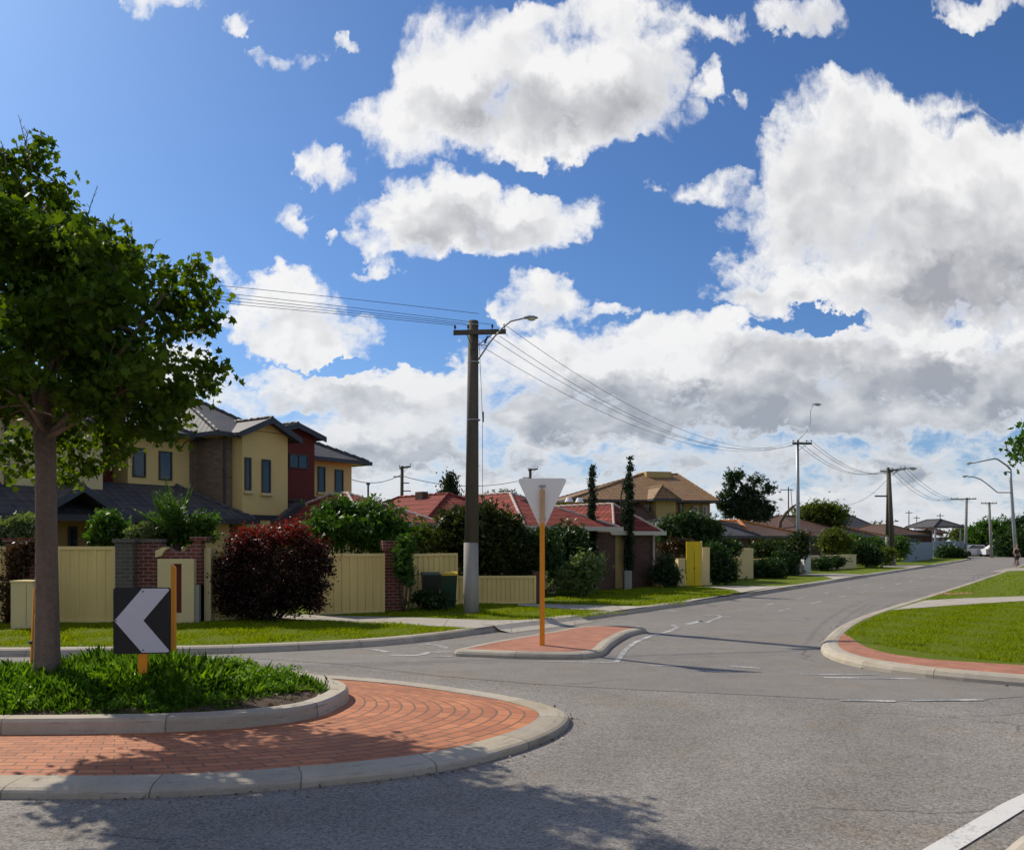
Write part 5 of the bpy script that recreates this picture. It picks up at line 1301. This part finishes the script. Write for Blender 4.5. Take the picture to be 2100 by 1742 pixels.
sheet_fence('cream steel fence partly hidden by the maroon bush', (XX(433, 19.45), 19.45), (XX(560, 20.2), 20.2), ZZ(1127, 19.4))
sheet_fence('cream steel fence panel right of the maroon bush', (XX(640, 20.9), 20.9), (XX(786, 21.7), 21.7), ZZ(1134.5, 21.5))
pillar('dark red brick pillar with corbelled head overgrown on its right side', 789, 826, 1108, 21.9, 18, M_BRICKDK, .42, M_BRICKDK, cap_h=.26, over=.05)
sheet_fence('cream steel fence behind the bins', (XX(838, 23.0), 23.0), (XX(935, 24.2), 24.2), ZZ(1135, 23.0))
sheet_fence('low cream slatted fence behind the power pole', (XX(937, 24.5), 24.5), (XX(1097, 24.75), 24.75), ZZ(1180, 24.6), pitch=.13)
pillar('slim dark brick pillar at the right end of the low fence', 1097, 1109, 1172, 24.8, 10, M_BRICKBR, .3)
def utility_box():
    Y = 17.6; t_ = thing('utility_box', 'plain cream utility cabinet standing left of the tree trunk', 'cabinet', (XX(22, Y), Y, KH), R(-8)); h = ZZ(1190, Y) - KH; w = 50 * Y / F
    MB().box(0, w, 0, .45, 0, h - .04).build('body', M_CREAM2, t_, bevel=.015); MB().box(-.015, w + .015, -.02, .47, h - .037, h).build('lid', M_FENCECAP, t_, bevel=.01)
    MB().box(w * .70, w * .705, -.006, .0, .08, h - .08).build('door_seam', M_FRAME, t_)
utility_box()
def bin_(label, px0, px1, pyt, Y, body, lid, ang):
    w = (px1 - px0) * Y / F; t_ = thing('wheelie_bin', label, 'bin', (XX((px0 + px1) / 2, Y), Y, KH), R(ang), 'wheelie bins by the low fence'); h = ZZ(pyt, Y) - KH
    mb = MB(); a, c = w * .40, w * .5; d0, d1 = .24, .32
    lo = [(-a, -d0, .05), (a, -d0, .05), (a, d0, .05), (-a, d0, .05)]; hi = [(-c, -d1, h - .1), (c, -d1, h - .1), (c, d1, h - .1), (-c, d1, h - .1)]
    mb.face(lo[::-1]); mb.face(hi)
    for i in range(4): mb.face([lo[i], lo[(i + 1) % 4], hi[(i + 1) % 4], hi[i]])
    mb.build('body', body, t_, bevel=.02)
    mb = MB(); mb.prism([(-d1 - .04, h - .098), (d1 + .05, h - .098), (d1 + .05, h - .03), (0, h), (-d1 - .04, h - .05)], lambda p: (-c - .015, p[0], p[1]), lambda p: (c + .015, p[0], p[1])); mb.build('lid', lid, t_, bevel=.01)
    for s_ in (-1, 1): MB().tube([(s_ * a * .9 - .03, d0 + .02, .1), (s_ * a * .9 + .03, d0 + .02, .1)], .1, 12).build('wheel', M_BINBLACK, t_)
    MB().tube([(-c * .8, d1 + .09, h - .12), (c * .8, d1 + .09, h - .12)], .015, 6).build('handle', M_BINBLACK, t_)
bin_('dark wheelie bin in shade, left of the pair', 866, 901, 1172, 22.6, M_BINBLACK, M_BINGREEN, 12)
bin_('green wheelie bin with yellow lid beside the low fence', 902, 936, 1171, 22.7, M_BINGREEN, M_LID, 8)
# further up the street
def yellow_gate():
    Y = 34.2; t_ = thing('yellow_gate', 'bright yellow timber gate standing out among the cream piers', 'gate', (XX(1407.5, Y), Y, KH), R(8)); w = 31.5 * Y / F; h = ZZ(1110, Y) - KH
    mb = MB(); n = 5
    for k in range(n): mb.box(w * k / n + .004, w * (k + 1) / n - .004, 0, .045, .0, h)
    mb.build('boards', M_YELLOW, t_); MB().box(.02, w - .02, .048, .09, .3, .4).box(.02, w - .02, .048, .09, h - .4, h - .3).build('rail', M_YELLOW, t_)
    MB().box(w * .53, w * .55, -.008, -.002, .05, h * .8).box(w * .49, w * .58, -.012, -.003, h * .38, h * .42).build('latch', M_DARKSTEEL, t_)
    MB().box(w + .004, w + .05, -.01, .10, 0, h + .02).build('post', M_CREAM2, t_)
yellow_gate()
GP = 'cream piers along the side street'
pillar('cream pier touching the right side of the yellow gate', 1441, 1456, 1122, 34.6, 8, M_CREAM2, .5, group=GP, name='gate_pier', cap_h=.07, over=.01)
pillar('low cream pier touching the left side of the yellow gate', 1391, 1406, 1145, 34.2, 8, M_CREAM2, .4, group=GP, name='gate_pier', cap_h=.05, over=.0)
pillar('wide cream pier between the dark bushes', 1513, 1546, 1124, 40.6, 6, M_CREAM2, .7, group=GP, name='gate_pier', cap_h=.14, over=.015)
pillar('tall white pier right behind the slim steel pole', 1649, 1663, 1104, 47.5, 6, plain('white_render', (.55, .57, .56), .8, .1), .4, group=GP, name='gate_pier', cap_h=.05, over=.0)
pillar('grey block pier at the foot of the taller pencil pine', 1281, 1296, 1170, 31.6, 5, M_POLEBASE, .4, name='block_pier', cap_h=.05, over=.0)
pillar('dark brick pier left of the wide cream pier', 1490, 1508, 1124, 42, 6, M_BRICKBR, .5, name='brick_pillar', cap_h=.05, over=.02)
def rendered_wall(label, pa, Ya, pb, Yb, pyt, mat, th=.18, group='front walls along the side street'):
    a, b = Vector((XX(pa, Ya), Ya)), Vector((XX(pb, Yb), Yb)); L = (b - a).length; t_ = thing('front_wall', label, 'wall', (a.x, a.y, KH - .03), math.atan2((b - a).y, (b - a).x), group); h = ZZ(pyt, Ya) - KH + .03
    MB().box(0, L, 0, th, 0, h - .06).build('wall', mat, t_); MB().box(-.02, L + .02, -.025, th + .025, h - .06, h).build('coping', mat, t_)
rendered_wall('tan front wall behind the dark bushes right of the yellow gate', 1457, 36.5, 1512, 41, 1146, M_OLIVE)
rendered_wall('tan front wall behind the hedge left of the slim steel pole', 1548, 42, 1640, 49, 1146, M_OLIVE)
rendered_wall('cream front wall right of the white pier', 1664, 51, 1756, 56, 1139, M_CREAM2)
rendered_wall('low tan wall between the brick garage and the yellow gate', 1346, 33.6, 1391, 34.4, 1158, M_OLIVE)
sheet_fence('blue grey steel fence, longer panel at the end of the street', (XX(1856, 71), 71), (XX(1911, 84), 84), ZZ(1112, 71), 'blue grey fences at the bend', M_BLUEFENCE, M_BLUEFENCE, .4, depth=.06)
sheet_fence('blue grey steel fence, farther panel behind the dark hedge', (XX(1914, 90), 90), (XX(1978, 95), 95), ZZ(1109, 90), 'blue grey fences at the bend', M_BLUEFENCE, M_BLUEFENCE, .4, depth=.06)
sheet_fence('low red brown fence beyond the bend', (XX(1990, 106), 106), (XX(2100, 104), 104), ZZ(1132, 106), 'fences beyond the bend', M_BRICKDK, M_WHITE, .4, depth=.06, rail=.22)
def parked_car(label, px, py, Y, mat, ang=0):
    X = XX(px, Y); t_ = thing('parked_car', label, 'car', (X, Y, .0), R(ang), 'cars parked beyond the bend')
    side = [(-2.1, .25), (2.1, .25), (2.15, .6), (2.0, .85), (1.15, .95), (.65, 1.42), (-.9, 1.45), (-1.6, 1.0), (-2.1, .9)]
    MB().prism(ccw(side), lambda p: (p[0], .8, p[1]), lambda p: (p[0], -.8, p[1])).build('body', mat, t_, bevel=.08)
    MB().prism([(-1.35, .98), (.95, .98), (.58, 1.34), (-.82, 1.36)], lambda p: (p[0], -.79, p[1]), lambda p: (p[0], -.815, p[1])).build('side_window', M_GLASS, t_)
    for x in (-1.3, 1.35):
        for y in (-.78, .78): MB().tube([(x, y - .1, .31), (x, y + .1, .31)], .31, 14).build('wheel', M_BINBLACK, t_)
M_CARW = plain('white_car_paint', (.7, .7, .7), .3, .03, spec=.5)
parked_car('white car parked left of the leaning grey pole beyond the bend', 1999, 1140, 103, M_CARW, 4)
parked_car('white car parked right of the leaning grey pole beyond the bend', 2052, 1140, 101, M_CARW, -4)

# ================================================================= PLANTS
def B(name, label, px, Y, lobes, mat, size, clumps, per, crad, seed, cat='shrub', zb=KH, dep=1.0, **kw):
    return bush(name, label, cat, (XX(px, Y), Y, zb), px_blobs(lobes, Y, dep), mat, size, clumps, per, crad, seed, **kw)
zt_ = lambda L, g: np.clip((L[:, 2] - .4) / 1.9 + g.normal(0, .12, len(L)), 0, 1)
B('maroon_shrub', 'large dark maroon bush with red tips on the corner lawn', 560, 19.4, [(555,1165,88,74),(490,1185,34,64),(628,1185,34,52),(540,1112,44,26),(590,1098,40,20),(622,1118,30,24),(500,1118,30,22),(652,1140,22,24),(468,1200,18,26),(474,1150,18,22),(648,1205,22,30),(530,1240,70,26),(610,1232,44,24),(450,1165,10,16),(668,1168,12,18),(603,1084,18,7),(522,1096,16,8),(462,1248,18,14),(650,1240,14,20),(668,1130,8,10),(455,1210,10,14)], M_PHOT, .075, 760, 36, .11, 41, tmpl=T_QUAD, stems=5, stem_r=.035, shell=.33, tipfn=zt_)
def cycad():
    Y = 20.3; X = XX(362, Y); t_ = thing('cycad', 'spreading bright green plant with stiff upright fronds behind the brick gate wall', 'plant', (X, Y, KH)); g = np.random.default_rng(42); rg = random.Random(42); C, D, S = [], [], []; mb = MB(); z0 = ZZ(1120, Y) - KH
    mb.tube([(0, 0, -.05), (0, 0, z0 - .1), (0, 0, z0 + .12)], [.13, .12, .07], 9)
    for k in range(34):
        a = g.uniform(0, 6.28); out = g.uniform(.15, .8); L = g.uniform(1.2, 1.95); pts = []
        for i in range(9):
            f_ = i / 8; r_ = L * out * (f_ * .9); z = z0 + L * (f_ * (1.05 - .35 * out) - .42 * out * f_ * f_); pts.append(Vector((math.cos(a) * r_, math.sin(a) * r_, z)))
        mb.tube(pts, [.014, .013, .012, .011, .010, .009, .008, .006, .004], 4)
        for i in range(34):
            f_ = .12 + .88 * i / 34; j = min(7, int(f_ * 8)); p = pts[j].lerp(pts[j + 1], f_ * 8 - j); d = (pts[j + 1] - pts[j]).normalized(); sdv = d.cross(Vector((0, 0, 1))).normalized()
            for s_ in (-1, 1):
                C.append(p); v_ = sdv * s_ * .9 + d * .55 + Vector((0, 0, rg.uniform(-.1, .35))); D.append(v_); S.append(.24 * math.sin(math.pi * (.15 + .8 * f_)) * rg.uniform(.8, 1.15))
    leaves('fronds', M_LEAFMID, np.array([tuple(q) for q in C]), np.array(S), (np.array([(0, 0, 0), (.10, .4, .02), (0, 1, -.05), (-.10, .4, .02)]), [[0, 1, 2, 3]]), t_, 43, dirs=np.array([tuple(q) for q in D]))
    mb.build('trunk', M_BARKDK, t_)
cycad()
B('garden_shrub', 'leafy clump at the foot of the upright fronds on the gate wall', 345, 20.5, [(330,1098,34,18),(385,1098,40,16),(420,1075,14,22)], M_LEAFMID, .11, 110, 22, .11, 142, cat='shrub')
B('garden_shrub', 'bushy green shrub just above the tall cream fence', 225, 20.6, [(225,1085,32,26),(205,1098,25,18),(255,1095,22,20),(215,1066,14,14)], M_LEAFMID, .12, 90, 24, .12, 43, cat='shrub')
B('garden_shrub', 'pale leaved plant on the brick pillar left of the fronds', 292, 20.0, [(292,1098,20,14),(310,1085,16,14),(275,1105,14,10)], M_LEAFPALE, .13, 40, 18, .09, 44, cat='shrub')
B('garden_shrub', 'silvery green shrub above the brick pillar at the left edge', 32, 19.8, [(32,1082,32,22),(5,1090,24,22),(50,1072,16,14)], M_LEAFPALE, .10, 100, 24, .10, 45, cat='shrub')
B('climbing_plant', 'dark reddish creeper covering the brick pillar at the left edge', 35, 18.8, [(35,1150,22,40),(28,1210,18,50),(50,1135,16,26),(22,1265,16,18)], leafmat('creeper_leaf', (.04, .025, .012), (.09, .045, .02), .25), .09, 130, 24, .08, 46, cat='climber', tmpl=T_QUAD)
B('garden_shrub', 'broad mid green shrub behind the fence right of the maroon bush', 730, 23.5, [(730,1085,78,44),(670,1075,46,38),(790,1095,40,34),(700,1048,36,22),(760,1062,44,26),(810,1105,26,26),(650,1110,36,30)], M_LEAFMID, .15, 330, 26, .17, 47, cat='shrub', stems=5)
B('garden_shrub', 'thin reddish shrub rising from the mid green shrub before the red roof', 765, 24.5, [(765,1052,20,18),(790,1066,18,14)], leafmat('russet_leaf', (.07, .035, .015), (.12, .06, .02), .25), .12, 34, 14, .12, 48, cat='shrub')
B('climbing_plant', 'green creeper spilling over the right side of the brick pillar', 832, 21.6, [(832,1125,14,22),(826,1150,13,30),(836,1180,10,18)], M_LEAFMID, .10, 70, 22, .08, 49, cat='climber')
B('garden_shrub', 'sparse yellowish shrub between the brick pillar and the round tree', 858, 25, [(858,1095,22,26),(880,1112,24,20),(838,1110,16,18)], M_LEAFYEL, .12, 70, 14, .14, 50, cat='shrub')
B('round_tree', 'dense rounded tree with yellowish edge behind the power pole', 985, 25.6, [(985,1110,85,62),(935,1095,44,48),(1035,1100,48,50),(980,1068,58,28),(1000,1150,70,30),(1060,1130,30,34)], leafmat('two_tone_leaf', (.016, .034, .008), (.065, .072, .012), .3), .12, 520, 34, .16, 51, cat='tree', stems=4, stem_r=.06, shell=.38)
B('garden_shrub', 'dark hedge like shrub right of the round tree', 1098, 25.8, [(1085,1125,38,40),(1118,1128,30,34),(1075,1160,30,22)], M_LEAFDK, .12, 190, 26, .15, 52, cat='shrub')
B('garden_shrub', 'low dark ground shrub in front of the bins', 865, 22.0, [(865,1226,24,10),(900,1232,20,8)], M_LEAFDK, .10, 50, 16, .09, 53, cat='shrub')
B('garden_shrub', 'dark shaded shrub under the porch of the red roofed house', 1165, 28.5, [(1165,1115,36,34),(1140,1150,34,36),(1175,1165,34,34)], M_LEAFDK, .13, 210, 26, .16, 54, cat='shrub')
B('garden_shrub', 'open leafy shrub with lit yellow green tips on the verge', 1200, 27.6, [(1195,1168,38,36),(1222,1150,14,20),(1180,1190,34,22),(1150,1180,22,26),(1215,1175,18,26)], M_LEAFPALE, .13, 130, 16, .16, 55, cat='shrub', stems=5)
for lab, px, Y, top, bot, hw, sd_ in (('shorter dark pencil pine, left of the two in front of the tan house', 1214, 31.5, 962, 1205, 8.5, 61), ('taller dark pencil pine, right of the two in front of the tan house', 1291, 32.3, 946, 1185, 9.5, 62)):
    lob = []
    for k in range(9): yy = top + 12 + (bot - top - 40) * k / 8; lob.append((px + (-1) ** k * 1.2, yy, hw * .55 * (.3 + .7 * min(1, (k + .5) / 4.5)), 20))
    if sd_ == 62: lob += [(px - 8, 1000, 2.5, 14), (px - 11, 1060, 3, 26)]
    t_ = B('pencil_pine', lab, px, Y, lob, M_CYPRESS, .075, 300, 40, .055, sd_, cat='tree', group='pencil pines before the tan house', trunk_h=ZZ(1150, Y) - KH, stem_r=.06, up=1.5, tmpl=T_QUAD)
    mb = MB(); h0 = ZZ(top + 16, Y) - KH; mb.tube([(0, 0, h0), (.02, 0, ZZ(top - 8, Y) - KH)], [.03, .012], 5); limb(mb, (0.02, 0, ZZ(top - 4, Y) - KH), (.18, 0, ZZ(top - 14, Y) - KH), .012, .005, random.Random(1), 4, .05, 2); mb.build('bare_leader', M_BARKDK, t_)
B('round_tree', 'round topped bushy tree in front of the tan house', 1415, 38.5, [(1415,1085,50,28),(1375,1090,30,24),(1455,1092,28,24),(1420,1072,36,18),(1415,1108,52,14)], M_LEAFDK, .14, 330, 30, .2, 63, cat='tree', stems=3, stem_r=.06)
B('garden_tree', 'thin stemmed small tree left of the yellow gate', 1388, 35.5, [(1385,1118,26,12),(1370,1125,14,10),(1400,1122,14,10)], leafmat('brown_leaf', (.035, .022, .012), (.07, .04, .02), .2), .12, 90, 18, .13, 64, cat='tree', trunk_h=1.2, stem_r=.06)
B('garden_shrub', 'grey green shrub low against the tan wall left of the yellow gate', 1366, 33.0, [(1368,1168,20,24),(1352,1178,14,18),(1378,1186,14,14)], M_LEAFGUM, .12, 120, 20, .12, 65, cat='shrub')
Gb = 'clipped dark bushes along the side street'
B('clipped_bush', 'dark bush right of the yellow gate', 1470, 35.4, [(1474,1165,28,26),(1462,1140,16,22),(1490,1172,18,20)], M_LEAFDK, .13, 190, 26, .16, 66, group=Gb)
B('clipped_bush', 'rounded dark bush on a stem above the tan wall', 1480, 39, [(1482,1128,26,20),(1500,1124,14,14)], M_LEAFDK, .13, 120, 24, .15, 67, group=Gb)
B('clipped_bush', 'low dark bush right of the wide cream pier', 1568, 41.2, [(1568,1166,26,20),(1590,1168,18,18)], M_LEAFDK, .13, 150, 26, .16, 68, group=Gb)
B('pergola_vine', 'broad flat topped dark hedge above the tan wall left of the slim pole', 1592, 45.5, [(1592,1126,52,15),(1560,1132,26,16),(1625,1130,22,18),(1640,1112,16,22)], leafmat('vine_leaf', (.018, .035, .010), (.05, .07, .016), .25), .16, 260, 26, .2, 69, cat='hedge', stems=5)
B('clipped_bush', 'narrow dark bush close left of the slim steel pole', 1612, 44.0, [(1616,1158,16,20),(1604,1150,12,24)], M_LEAFDK, .14, 120, 24, .16, 70, group=Gb)
B('yellowing_tree', 'small yellow green tree behind the cream front wall', 1712, 57, [(1712,1106,24,22),(1696,1118,16,14),(1728,1116,14,16)], M_LEAFYEL, .18, 170, 22, .25, 71, cat='tree', stem_r=.08, trunk_h=1.2)
B('clipped_bush', 'small dark mound before the cream front wall', 1685, 50.6, [(1685,1156,18,9)], M_LEAFDK, .13, 80, 22, .15, 72, group=Gb)
B('clipped_bush', 'second small dark mound farther along the cream front wall', 1716, 52.5, [(1716,1152,14,8)], M_LEAFDK, .13, 70, 22, .15, 73, group=Gb)
B('clipped_bush', 'big dark hedge block at the end of the cream front wall', 1775, 57.5, [(1770,1135,22,20),(1790,1138,16,18)], M_LEAFDK, .16, 190, 26, .22, 74, group=Gb)
B('clipped_bush', 'squarish olive hedge left of the twin timber poles', 1812, 61, [(1808,1138,14,12),(1820,1138,12,12)], M_LEAFYEL, .16, 130, 24, .2, 75, group=Gb)
B('garden_tree', 'leafy tree behind the hedge left of the twin timber poles', 1752, 64, [(1752,1112,18,16),(1735,1118,14,14),(1790,1120,22,16),(1845,1124,14,18)], M_LEAFMID, .2, 170, 22, .28, 76, cat='tree', stem_r=.08)
B('clipped_bush', 'dark rounded hedge in front of the farther blue grey fence', 1952, 86, [(1945,1133,22,12),(1965,1136,18,9)], M_LEAFDK, .2, 150, 26, .28, 77, group=Gb)
B('gum_tree', 'tall dark gum tree with layered clumps right of the tan house', 1528, 66, [(1528,1034,26,14),(1500,1012,16,9),(1508,976,15,9),(1498,990,12,7),(1545,984,12,9),(1572,1004,13,7),(1484,1034,16,9),(1560,1034,18,10),(1580,1042,12,8),(1530,1006,18,9),(1530,1056,34,8),(1500,1050,16,8),(1566,1056,20,8),(1478,1018,7,5),(1552,1014,10,6),(1512,1022,12,7)], M_LEAFGUM, .24, 200, 24, .26, 78, cat='tree', trunk_h=3.5, stem_r=.28, stems=9, shell=.5)
B('garden_tree', 'yellow green tree beyond the brown roof right of the slim pole', 1690, 76, [(1692,1050,30,16),(1665,1052,24,15),(1715,1056,16,16),(1645,1056,16,14),(1690,1066,40,10)], M_LEAFYEL, .26, 250, 26, .38, 79, cat='tree', stem_r=.16, trunk_h=2)
t_ = thing('leaning_trunk', 'bare pale trunk leaning to the right above the orange ridged roof', 'tree', (XX(1595, 70), 70, 0)); mb = MB(); X0 = XX(1595, 70)
mb.tube([(0, 0, 0), (.2, 0, ZZ(1070, 70)), (XX(1612, 70) - X0, 0, ZZ(1052, 70)), (XX(1626, 70) - X0, 0, ZZ(1038, 70)), (XX(1634, 70) - X0, 0, ZZ(1034, 70))], [.22, .17, .14, .10, .05], 8); mb.build('trunk', M_BARK, t_, smooth=True)
B('garden_tree', 'spiky dark conifer behind the red roof, left of the power pole', 920, 50, [(920,1022,18,16),(921,1000,8,16),(922,982,3,12),(905,1026,12,8),(938,1026,8,8)], M_CYPRESS, .18, 190, 24, .2, 80, cat='tree', up=1.4, tmpl=T_QUAD)
B('garden_tree', 'dark rounded tree crown behind the red roof, right of the power pole', 1030, 55, [(1030,1026,30,12),(1012,1030,16,8),(1046,1030,14,9)], M_LEAFGUM, .2, 130, 24, .25, 81, cat='tree')
Gt = 'trees beyond the bend'
B('round_tree', 'large rounded tree behind the leaning grey pole', 2028, 112, [(2028,1105,34,28),(2005,1112,24,24),(2048,1115,20,24),(2030,1085,22,14),(1992,1125,16,16)], M_LEAFMID, .4, 330, 26, .62, 82, cat='tree', group=Gt, trunk_h=2, stem_r=.25)
B('round_tree', 'dark bushy tree behind the tall street lamp', 2080, 98, [(2076,1122,26,26),(2100,1115,26,30),(2125,1115,24,28)], M_LEAFDK, .36, 330, 26, .55, 83, cat='tree', group=Gt, trunk_h=1.5, stem_r=.22)
B('round_tree', 'low dark tree between the carport and the grey pole', 1984, 118, [(1984,1100,18,18),(1968,1095,14,12),(1975,1125,14,16)], M_LEAFYEL, .36, 150, 24, .5, 84, cat='tree', group=Gt, trunk_h=1.5, stem_r=.2)
B('round_tree', 'dark hillside tree crown at the far right edge', 2085, 140, [(2080,1078,22,12),(2105,1075,22,14)], M_LEAFGUM, .4, 120, 24, .6, 85, cat='tree', group=Gt)
# street tree whose leafy branch end just enters at the right edge
Yq = 24
t_ = B('street_tree', 'leafy branch of a street tree entering at the right edge of the frame', 2290, Yq, [(2103,905,16,12),(2094,925,10,8),(2101,940,9,10),(2150,880,50,40),(2220,830,80,60),(2300,800,90,70),(2290,900,110,60),(2370,880,80,70),(2180,930,40,26)], M_LEAFMID, .16, 330, 22, .2, 86, cat='tree', trunk_h=ZZ(960, Yq) - KH, stem_r=.14, stems=9, tmpl=T_LOBE, trunkmat=M_BARK)
# far wooded rise closing the view behind the houses
far = []
g = np.random.default_rng(90)
for k in range(150):
    px = g.uniform(-700, 3200); Y = g.uniform(170, 230); top = g.uniform(1084, 1098); X = XX(px, Y); h = ZZ(top, Y); far.append((X, Y, h * .45, g.uniform(5, 9), 4, h * .55))
C = scatter(far, 1500, 14, 1.2, 91, .4); C[:, 2] = np.maximum(C[:, 2], .2)
leaves('distant_wood', M_LEAFGUM, C, .9 * g.uniform(.6, 1.4, len(C)), T_CLUMP, None, 92, kind='stuff')
